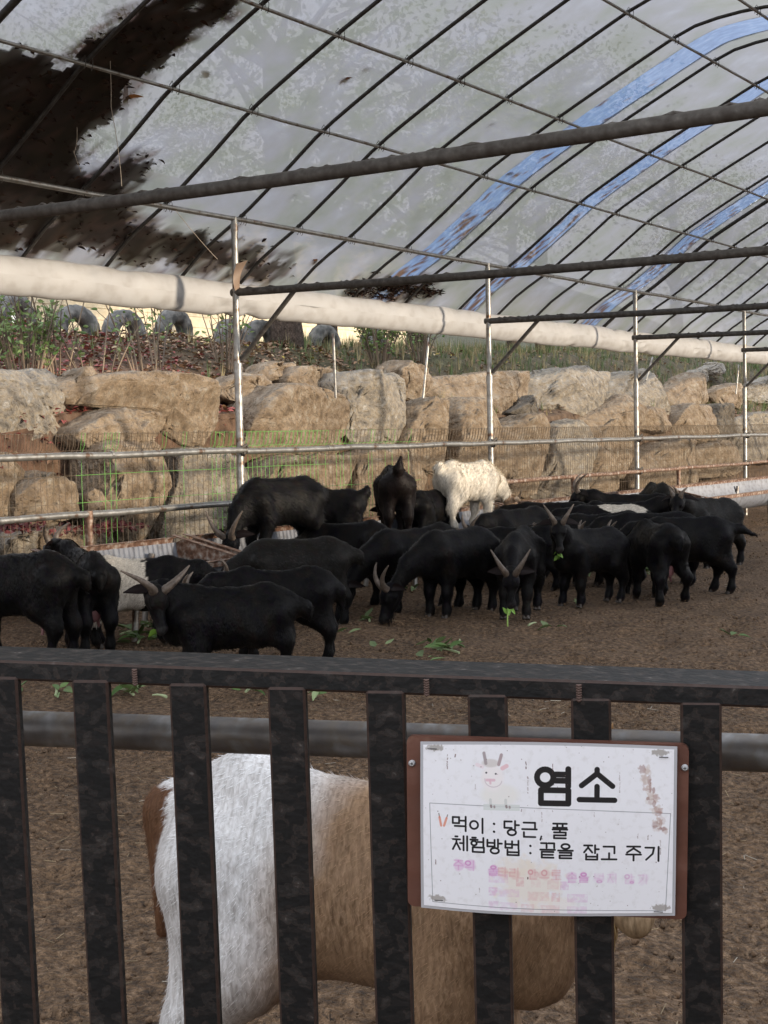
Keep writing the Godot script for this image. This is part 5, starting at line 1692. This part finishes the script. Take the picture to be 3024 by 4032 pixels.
		if job.coat != "near" or true:
			var bd := MB.new()
			var r := RandomNumberGenerator.new()
			r.seed = int(o.get("seed", 1))
			var beard := 120 if job.coat == "near" else 30
			for i in beard:
				var a := head * Vector3(r.randf_range(.10, .18), -.06, r.randf_range(-.012, .012))
				var tip := a + Vector3(r.randf_range(-.02, .01), -r.randf_range(.04, .09), r.randf_range(-.015, .015))
				bd.tube(PackedVector3Array([a, a.lerp(tip, .5), tip]), PackedFloat32Array([.003, .0025, .0006]), 4, dark * r.randf_range(.8, 1.3) if job.coat != "near" else Color(.52, .37, .19) * r.randf_range(.7, 1.2), false)
			put("beard", bd.mesh(), mats.hair, g)
		if o.has("chew"):
			var l := MB.new()
			for i in (1 if o.chew == 1 else 5):
				blade(l, Transform3D(Basis.from_euler(Vector3(.6, i * 1.1 - .4, -.5 - .2 * i)) , head * Vector3(.20, -.05 - .012 * i, .01)), .07 if o.chew == 1 else .055, .055 if o.chew == 1 else .03, Color(.14, .27, .04), .1)
			var lf := put("leaf_in_mouth", l.mesh(), mats.leaf)
			lf.transform = g.transform
			tag(lf, "green leaf held in the mouth of the wide-horned goat" if o.chew == 1 else "bunch of green leaves in the mouth of the side-on goat", "leaf")
		if o.has("stalk"):
			var l := MB.new()
			var a := head * Vector3(.20, -.045, .01)
			l.tube(bezier(a, a + Vector3(.03, -.06, .02), a + Vector3(.10, -.15, .0), 6), PackedFloat32Array([.006]), 6, Color(.30, .45, .10))
			for i in 4:
				blade(l, Transform3D(Basis.from_euler(Vector3(i * .8, i * 1.3, -1.1)), a + Vector3(.01, -.02 * i, .0)), .07, .03, Color(.20, .38, .06), .2)
			var lf := put("stalk_in_mouth", l.mesh(), mats.leaf)
			lf.transform = g.transform
			tag(lf, "green leafy stalk hanging from the mouth of the camera-facing goat", "leaf stalk")

# ------------------------------------------------------------------ greens on the floor
func greens(sort: String, at: Vector3, size: float, turn: float, label: String) -> void:
	rng.seed = hash(label)
	var o := thing("green_leaf" if sort == "leaf" else ("leafy_stalk" if sort != "clump" else "leaf_clump"), label, "leaves", at + Vector3(0, .012, 0), turn + .6, "greens thrown on the pen floor")
	var m := MB.new()
	if sort != "leaf":
		m.tube(bezier(Vector3(-size * .5, .008, 0), Vector3(0, .02, size * .05), Vector3(size * .5, .008, 0), 6), PackedFloat32Array([.007, .008, .007, .006, .006, .005, .004]), 7, Color(.42, .50, .28))
		put("stem", m.mesh(), mats.leaf, o)
	var n: int = {"leaf": 3, "stalk": 4, "stem": 0, "clump": 16}[sort]
	for i in n:
		m = MB.new()
		var col := Color(.075, .15, .035).lerp(Color(.30, .37, .19), rng.randf() * (.5 if sort != "leaf" else 1.0)) * rng.randf_range(.7, 1.2)
		var c := Vector3(rng.randf_range(-.5, .3) * size, rng.randf_range(.0, .03 if sort != "clump" else .05), rng.randf_range(-.25, .25) * size)
		blade(m, Transform3D(Basis.from_euler(Vector3(rng.randf_range(-.6, .6), rng.randf() * TAU, rng.randf_range(-.1, .5))), c), rng.randf_range(.05, .12), rng.randf_range(.025, .055), col, rng.randf_range(-.5, .7))
		put("leaf", m.mesh(), mats.leaf, o)

func all_greens() -> void:
	greens("stalk", Vector3(5.431, 0.000, -5.541), 0.22, 0.20, "long leafy green stalk lying nearest the left fence picket")
	greens("clump", Vector3(5.596, 0.000, -5.207), 0.22, 0.50, "dark green leafy clump just beyond the fence rail")
	greens("stem", Vector3(5.572, 0.000, -4.958), 0.10, 0.90, "short pale cut stem beside the dark leafy clump")
	greens("leaf", Vector3(5.341, 0.000, -5.723), 0.12, 0.10, "small torn green leaf at the left edge by the fence")
	greens("stalk", Vector3(5.948, 0.000, -4.678), 0.16, -0.20, "thin green stem half hidden under the fence rail")
	greens("leaf", Vector3(5.925, 0.000, -4.277), 0.10, 0.60, "small bluish green leaf right under the fence rail")
	greens("leaf", Vector3(7.477, 0.000, -4.903), 0.22, 0.20, "pale green torn leaves left of the big leafy clump")
	greens("clump", Vector3(7.542, 0.000, -4.451), 0.26, 0.60, "big leafy green clump in the open ground before the fence")
	greens("stem", Vector3(7.877, 0.000, -4.555), 0.26, -0.15, "long pale stem lying across the big leafy clump")
	greens("leaf", Vector3(7.675, 0.000, -4.707), 0.14, 1.20, "single curled green leaf left of the big clump")
	greens("leaf", Vector3(7.179, 0.000, -4.383), 0.14, 0.30, "ragged leaf pieces close to the fence rail")
	greens("leaf", Vector3(8.694, 0.000, -4.308), 0.20, 0.20, "pale wilted leaf alone right of the camera-facing goat")
	greens("stem", Vector3(8.846, 0.000, -4.539), 0.14, -0.50, "green stem beside the hoof of the camera-facing goat")
	greens("leaf", Vector3(8.845, 0.000, -3.131), 0.16, -0.20, "lone green leaf on the bare ground at the right")
	greens("clump", Vector3(7.119, 0.000, -6.498), 0.30, 0.10, "heap of yellow-green leaves between the rear-view goat and the leaf-chewing goat")
	greens("clump", Vector3(7.616, 0.000, -6.822), 0.26, 0.80, "dark green leaf heap under the white and black goat")
	greens("stalk", Vector3(7.360, 0.000, -6.820), 0.22, -0.30, "green stalk on the leaf heap at the left")
	greens("stalk", Vector3(8.602, 0.000, -5.701), 0.18, 0.10, "green stem beside the grazing goat's muzzle")
	greens("leaf", Vector3(7.894, 0.000, -5.426), 0.12, 0.40, "small leaf behind the hanging-tail goat")
	greens("leaf", Vector3(10.124, 0.000, -4.839), 0.16, -0.10, "flat green stem under the side-on goat")
	greens("clump", Vector3(12.468, 0.000, -5.256), 0.22, 0.20, "green leaves under the splay-legged goat's belly")
	greens("clump", Vector3(13.464, 0.000, -5.247), 0.22, 0.40, "bright green leaves under the right-hand goat")
	greens("leaf", Vector3(10.481, 0.000, -6.500), 0.18, 0.10, "green leaf between the two grazing goats")
	greens("leaf", Vector3(12.276, 0.000, -5.762), 0.16, 0.20, "thin leaf strip under the side-on goat's belly")

# ------------------------------------------------------------------ the bank: litter, grass, shrubs, tyres, house, trees
func bank() -> void:
	rng.seed = 21
	var m := MB.new()
	blade(m, Transform3D(), 1.0, .62, Color.WHITE, .15)
	var leaf := m.mesh()
	var where := []
	var cols := []
	for i in 15000:
		var x := rng.randf_range(5.5, 30.0) if i > 9000 else rng.randf_range(5.5, 15.5)
		var z := -8.95 - 2.6 * rng.randf()
		if rng.randf() < smoothstep(14.0, 22.0, x) * .65:
			continue
		var s := rng.randf_range(.035, .085)
		where.append(Transform3D(Basis.from_euler(Vector3(rng.randf_range(-.5, .5), rng.randf() * TAU, rng.randf_range(-.5, .5))).scaled(Vector3.ONE * s), Vector3(x, slope_y(x, z) + rng.randf_range(.005, .05), z)))
		var red := clampf((14.0 - x) / 5.0, 0.0, 1.0)
		var k := rng.randf_range(.5, 1.3)
		var col := Color(.26, .15, .085) * k
		var q := rng.randf()
		if q < red * .75:
			col = Color(.27, .065, .055) * k
		elif q > .93:
			col = Color(.5, .38, .22) * k
		elif q > .88 and x > 13.0:
			col = Color(.36, .27, .05) * k
		cols.append(col)
	# red leaves caught on the ledges between the boulders
	for c: Array in [[Vector3(6.55, 1.10, -8.28), .35, 260], [Vector3(7.1, 1.12, -8.35), .3, 160], [Vector3(7.3, .66, -8.1), .6, 200], [Vector3(8.5, .6, -8.15), .5, 160], [Vector3(6.0, .62, -8.1), .4, 90]]:
		for i in int(c[2]):
			var p: Vector3 = c[0] + Vector3(rng.randfn(0, c[1] * .5), rng.randf_range(0, .06), rng.randf_range(-.15, .2))
			where.append(Transform3D(spin().scaled(Vector3.ONE * rng.randf_range(.03, .06)), p))
			cols.append(Color(.17, .04, .04) * rng.randf_range(.5, 1.3))
	multi("fallen_leaves", leaf, mats.leaf, where, cols)
	# grass and weeds, thick toward the right
	m = MB.new()
	for i in 9:
		var a := rng.randf() * TAU
		var lean := Vector3(cos(a), 0, sin(a)) * rng.randf_range(.1, .5)
		var side := Vector3(-sin(a), 0, cos(a)) * .018
		var tip := lean + Vector3(0, rng.randf_range(.6, 1.0), 0)
		m.face([-side, side, tip], Color.WHITE, Vector3(cos(a), .6, sin(a)).normalized())
	var tuft := m.mesh()
	where = []
	cols = []
	for i in 9000:
		var x := rng.randf_range(6.0, 34.0)
		if rng.randf() > .08 + .92 * smoothstep(13.5, 17.5, x):
			continue
		var z := -9.1 - 3.6 * pow(rng.randf(), .8)
		var g := noise.get_noise_2d(x * 12.0, z * 12.0)
		if g < -.1 and rng.randf() < .7:
			continue
		var s := rng.randf_range(.10, .30)
		where.append(Transform3D(Basis(Vector3.UP, rng.randf() * TAU).scaled(Vector3(s, s * rng.randf_range(.7, 1.3), s)), Vector3(x, slope_y(x, z) - .02, z)))
		var k := rng.randf_range(.6, 1.3)
		cols.append((Color(.11, .16, .045) if rng.randf() < .6 else Color(.34, .27, .13)) * k)
	multi("bank_grass", tuft, mats.leaf, where, cols)
	# shrubs along the top of the bank
	var spots := [[9.26, -9.70, 1.00, 30, "dense bushy shrub of thin stems at the left edge of the bank"], [9.74, -9.80, 0.90, 9, "thin green shrub second from the left on the bank"], [10.06, -9.60, 0.95, 6, "leaning bare-stemmed shrub at the second tyre"], [11.05, -9.90, 0.95, 6, "shrub with forked dark twigs before the mossy tyre arch"], [11.51, -10.10, 0.90, 5, "small twiggy shrub close right of the forked one"], [12.80, -10.30, 0.90, 16, "twiggy shrub behind the first post"], [16.23, -10.50, 0.75, 28, "dark dense shrub right of the second thin stay"], [17.40, -10.60, 0.70, 20, "small dark shrub under the curtain left of the second post"]]
	for s: Array in spots:
		shrub(Vector3(s[0], slope_y(s[0], s[1]) - .03, s[1]), s[2], s[3], s[4])
	tyres()
	house()
	trees()

func shrub(at: Vector3, h: float, stems: int, label: String) -> void:
	rng.seed = hash(label)
	var o := thing("shrub", label, "shrub", at, 0.0, "shrubs on the bank")
	var m := MB.new()
	var lv := MB.new()
	for i in stems:
		var a := rng.randf() * TAU
		var lean := rng.randf_range(.1, .55)
		var b := Vector3(cos(a) * .08, 0, sin(a) * .08)
		var tip := b + Vector3(cos(a) * lean * h, h * rng.randf_range(.6, 1.15), sin(a) * lean * h * .6)
		var p := bezier(b, b.lerp(tip, .5) + Vector3(0, .12, 0), tip, 6)
		m.tube(p, PackedFloat32Array([.010, .009, .008, .007, .006, .005, .003]), 5, Color(.17, .125, .085) * rng.randf_range(.5, 1.5), false)
		for k in 3:
			var s := rng.randi_range(2, 5)
			var tw := p[s] + Vector3(rng.randf_range(-.18, .18), rng.randf_range(.05, .22), rng.randf_range(-.12, .12))
			m.tube(PackedVector3Array([p[s], tw]), PackedFloat32Array([.004, .0015]), 4, Color(.09, .065, .05), false)
			for q in (6 if stems > 25 else 2):
				blade(lv, Transform3D(spin(), p[s].lerp(tw, rng.randf_range(.3, 1.15)) + Vector3(rng.randf_range(-.04, .04), rng.randf_range(-.04, .04), rng.randf_range(-.04, .04))), rng.randf_range(.04, .085), rng.randf_range(.018, .036), Color(.09, .17, .045).lerp(Color(.22, .27, .09), rng.randf()), .2)
	put("stems", m.mesh(), mats.plain, o)
	var c := put("foliage", lv.mesh(), mats.leaf, o)
	kind(c, "stuff")

func tyres() -> void:
	var m := MB.new()
	var NA := 40
	var NB := 20
	for i in NA:
		var a := TAU * i / NA
		for j in NB:
			var b := TAU * j / NB
			var cx := cos(b)
			var sy := sin(b)
			# squarish section: flat tread, bulging walls, bead
			var rr := .215 + .088 * signf(cx) * pow(absf(cx), .7)
			var zz := .095 * signf(sy) * pow(absf(sy), .6)
			if cx > .55 and (i + (1 if sy > 0 else 0)) % 2 == 0:
				rr -= .008
			m.vert(Vector3(cos(a) * rr, sin(a) * rr, zz), Vector3(cos(a) * cx, sin(a) * cx, sy).normalized())
	for i in NA:
		for j in NB:
			m.quad(i * NB + j, i * NB + (j + 1) % NB, ((i + 1) % NA) * NB + (j + 1) % NB, ((i + 1) % NA) * NB + j)
	var mesh_ := m.mesh()
	var names := ["grey half-sunk tyre, second from the left, behind the leaning bare shrub", "grey half-sunk tyre just left of the pale door panel", "mossy tyre arch standing open left of the first shed post", "tyre arch behind the twiggy shrub and the first post", "tyre arch between the brace and the tree trunk", "tyre arch just right of the tree trunk", "tyre arch under the curtain behind the dark dense shrub", "tyre at the far left behind the dense bushy shrub"]
	var i := 0
	for x: float in [11.68, 12.50, 13.41, 14.34, 15.01, 16.48, 17.56, 10.85]:
		var o := put("tyre", mesh_, mats.tyre)
		var z := -11.45 - .05 * (i % 3)
		o.position = Vector3(x, slope_y(x, z) + .05 + .03 * (i % 3), z)
		o.rotation = Vector3(.05 * (i % 3 - 1), .12 * (i % 4 - 1.5), i * 1.1)
		tag(o, names[i], "tyre", "half-buried tyres along the top of the bank")
		i += 1

func house() -> void:
	var y0 := 2.35
	var o := thing("siding_house", "cream house wall of lapped boards with a pale patterned door panel above the bank", "house", Vector3(14.5, y0, -17.0), 0.0)
	var m := MB.new()
	m.box(Transform3D(Basis(), Vector3(4.0, 1.6, -2.6)), Vector3(18.0, 3.2, 5.0), .02, Color(.9, .85, .75))
	put("wall_core", m.mesh(), mats.siding, o)
	for i in 17:
		m = MB.new()
		m.box(Transform3D(Basis(Vector3.RIGHT, -.07), Vector3(4.0, .1 + i * .19, -.085)), Vector3(18.0, .205, .018), .003, Color.WHITE * (.95 + .05 * (i % 3)))
		put("board", m.mesh(), mats.siding, o)
	m = MB.new()
	m.box(Transform3D(Basis(), Vector3(.6, 1.1, -.03)), Vector3(2.3, 2.3, .05), .006)
	var d := put("door_panel", m.mesh(), mats.white, o)
	m = MB.new()
	for x: float in [-.58, -.36, 1.78]:
		m.box(Transform3D(Basis(), Vector3(x, 1.1, .0)), Vector3(.05, 2.3, .03), .004)
	put("door_frame", m.mesh(), mats.white, d)
	m = MB.new()
	rng.seed = 6
	for i in 60:
		var c := Vector3(rng.randf_range(-.3, 1.7), rng.randf_range(.1, 1.6), .0)
		for k in 5:
			var a := TAU * k / 5.0
			m.box(Transform3D(Basis(Vector3.BACK, a), c + Vector3(cos(a), sin(a), 0) * .03), Vector3(.03, .018, .004), .001, Color(.75, .78, .80))
	put("flower_print", m.mesh(), mats.plain, d)
	m = MB.new()
	m.box(Transform3D(Basis(Vector3.RIGHT, .25), Vector3(4.0, 3.7, -1.0)), Vector3(19.0, .12, 3.6), .02, Color(.25, .22, .2))
	m.box(Transform3D(Basis(Vector3.RIGHT, -.25), Vector3(4.0, 3.7, -4.3)), Vector3(19.0, .12, 3.6), .02, Color(.25, .22, .2))
	put("roof", m.mesh(), mats.plain, o)

func tree(at: Vector3, h: float, spread: float, hue: Color, n: int, label: String, r0 := .16) -> void:
	rng.seed = hash(label)
	var o := thing("tree", label, "tree", at, rng.randf() * TAU, "trees beyond the shed")
	var m := MB.new()
	var top := Vector3(rng.randf_range(-.3, .3), h * .75, rng.randf_range(-.3, .3))
	m.tube(bezier(Vector3(0, -.2, 0), Vector3(.1, h * .4, 0), top, 8), PackedFloat32Array([r0 * 1.3, r0, r0 * .9, r0 * .8, r0 * .7, r0 * .6, r0 * .45, r0 * .3, r0 * .15]), 10)
	var ends := []
	for i in 16:
		var s := rng.randf_range(.3, 1.0)
		var a := rng.randf() * TAU
		var b := Vector3(.1 * s, h * .75 * s, 0)
		var e := b + Vector3(cos(a), rng.randf_range(.2, .8), sin(a)) * spread * rng.randf_range(.4, 1.0)
		m.tube(bezier(b, b.lerp(e, .5) + Vector3(0, .2, 0), e, 5), PackedFloat32Array([r0 * .4, r0 * .3, r0 * .22, r0 * .15, r0 * .1, r0 * .04]), 6)
		ends.append(e)
		ends.append(b.lerp(e, .65))
	put("trunk", m.mesh(), mats.bark, o)
	m = MB.new()
	for i in n * 2:
		var e: Vector3 = ends[rng.randi() % ends.size()]
		var p := e + Vector3(rng.randfn(0, .38), rng.randfn(0, .3), rng.randfn(0, .38)) * spread * .42
		blade(m, Transform3D(spin(), p), rng.randf_range(.07, .14), rng.randf_range(.035, .07), hue * rng.randf_range(.7, 1.4), .15)
	kind(put("crown", m.mesh(), mats.leaf, o), "stuff")

func unseen_shade_fence() -> void:  # added out of view to block the low sun; heights shaped for the shade
	var o := thing("added_shade_fence", "unseen board fence added along the near side of the shed to shade the pen", "fence", Vector3(0, 0, 2.2))
	rng.seed = 31
	var x := -6.0
	while x < 44.0:
		var m := MB.new()
		var h := (2.0 if x < 18.0 else 1.2) + rng.randf_range(-.04, .04)
		m.box(Transform3D(Basis(), Vector3(x, h * .5, 0)), Vector3(.245, h, .022), .003, Color(.20, .15, .11) * rng.randf_range(.8, 1.2))
		put("board", m.mesh(), mats.plain, o)
		x += .25
	for y: float in [.3, 1.0]:
		var m := MB.new()
		m.box(Transform3D(Basis(), Vector3(19.0, y, .04)), Vector3(50.0, .07, .05), .004, Color(.18, .14, .10))
		put("batten", m.mesh(), mats.plain, o)

func trees() -> void:
	tree(Vector3(15.20, 2.40, -11.20), 5.5, 2.2, Color(.13, .17, .05), 1500, "thick-trunked tree standing among the tyres behind the curtain", .20)
	tree(Vector3(20.5, 2.6, -12.5), 6.0, 2.6, Color(.26, .29, .08), 2600, "yellow-green tree seen through the roof film over the middle posts")
	tree(Vector3(27.0, 2.8, -13.5), 6.5, 3.0, Color(.20, .24, .08), 2800, "green tree behind the far bank beyond the third post")
	tree(Vector3(33.0, 3.0, -13.0), 6.0, 3.0, Color(.24, .20, .09), 2600, "brownish autumn tree behind the far right bank")
	tree(Vector3(24.0, 3.6, -22.0), 8.0, 3.4, Color(.17, .22, .08), 2600, "tall tree up the hill beyond the house")
	tree(Vector3(38.0, 4.0, -20.0), 8.0, 3.6, Color(.19, .22, .09), 2600, "tall tree at the far end of the hill")
	tree(Vector3(44.0, 3.0, -14.0), 6.0, 3.2, Color(.20, .22, .09), 2200, "tree at the far end of the bank")
	tree(Vector3(17.8, 2.5, -12.4), 4.0, 1.8, Color(.24, .25, .08), 1600, "small pale tree beside the house corner")

# ------------------------------------------------------------------ scene
func _ready() -> void:
	# camera
	var cam := Camera3D.new()
	cam.name = "camera"
	cam.fov = 38.19
	cam.near = 0.05
	cam.far = 400.0
	cam.transform = Transform3D(Basis(Vector3(0.5412, -0.0200, 0.8407), Vector3(0.0538, 0.9985, -0.0109), -Vector3(0.8392, -0.0512, -0.5414)).orthonormalized(), Vector3(0, 1.3, 0))
	add_child(cam)
	# sky and exposure
	var sky_mat := ProceduralSkyMaterial.new()
	sky_mat.sky_top_color = Color(.74, .76, .80)
	sky_mat.sky_horizon_color = Color(.90, .89, .88)
	sky_mat.sky_curve = .18
	sky_mat.ground_bottom_color = Color(.16, .14, .12)
	sky_mat.ground_horizon_color = Color(.45, .44, .42)
	sky_mat.sky_energy_multiplier = 1.0
	var sky := Sky.new()
	sky.sky_material = sky_mat
	var env := Environment.new()
	env.background_mode = Environment.BG_SKY
	env.sky = sky
	env.tonemap_mode = Environment.TONE_MAPPER_LINEAR
	env.tonemap_exposure = 3.5
	env.sdfgi_enabled = true
	env.ssao_enabled = true
	env.ssil_enabled = true
	var we := WorldEnvironment.new()
	we.name = "environment"
	we.environment = env
	add_child(we)
	# low warm sun from beyond the open near side of the shed
	var sun := DirectionalLight3D.new()
	sun.name = "sun"
	sun.light_color = Color(1.0, .93, .83)
	sun.light_energy = 0.55
	sun.light_angular_distance = 5.0
	sun.shadow_enabled = true
	sun.look_at_from_position(Vector3.ZERO, Vector3(-.15, -.155, -1.0))
	add_child(sun)
	make_materials()
	ground()
	boulders()
	shed()
	rails()
	mesh_fence()
	trough(6.9, 8.25, "long corrugated feed trough with a holed end plate at the left")
	trough(8.42, 13.1, "corrugated trough in which the shaggy goat stands")
	trough(13.25, 17.2, "corrugated trough hidden behind the herd in the middle")
	trough(17.55, 25.0, "empty corrugated trough on splayed legs at the right")
	bank()
	unseen_shade_fence()
	gate()
	goats()
	all_greens()
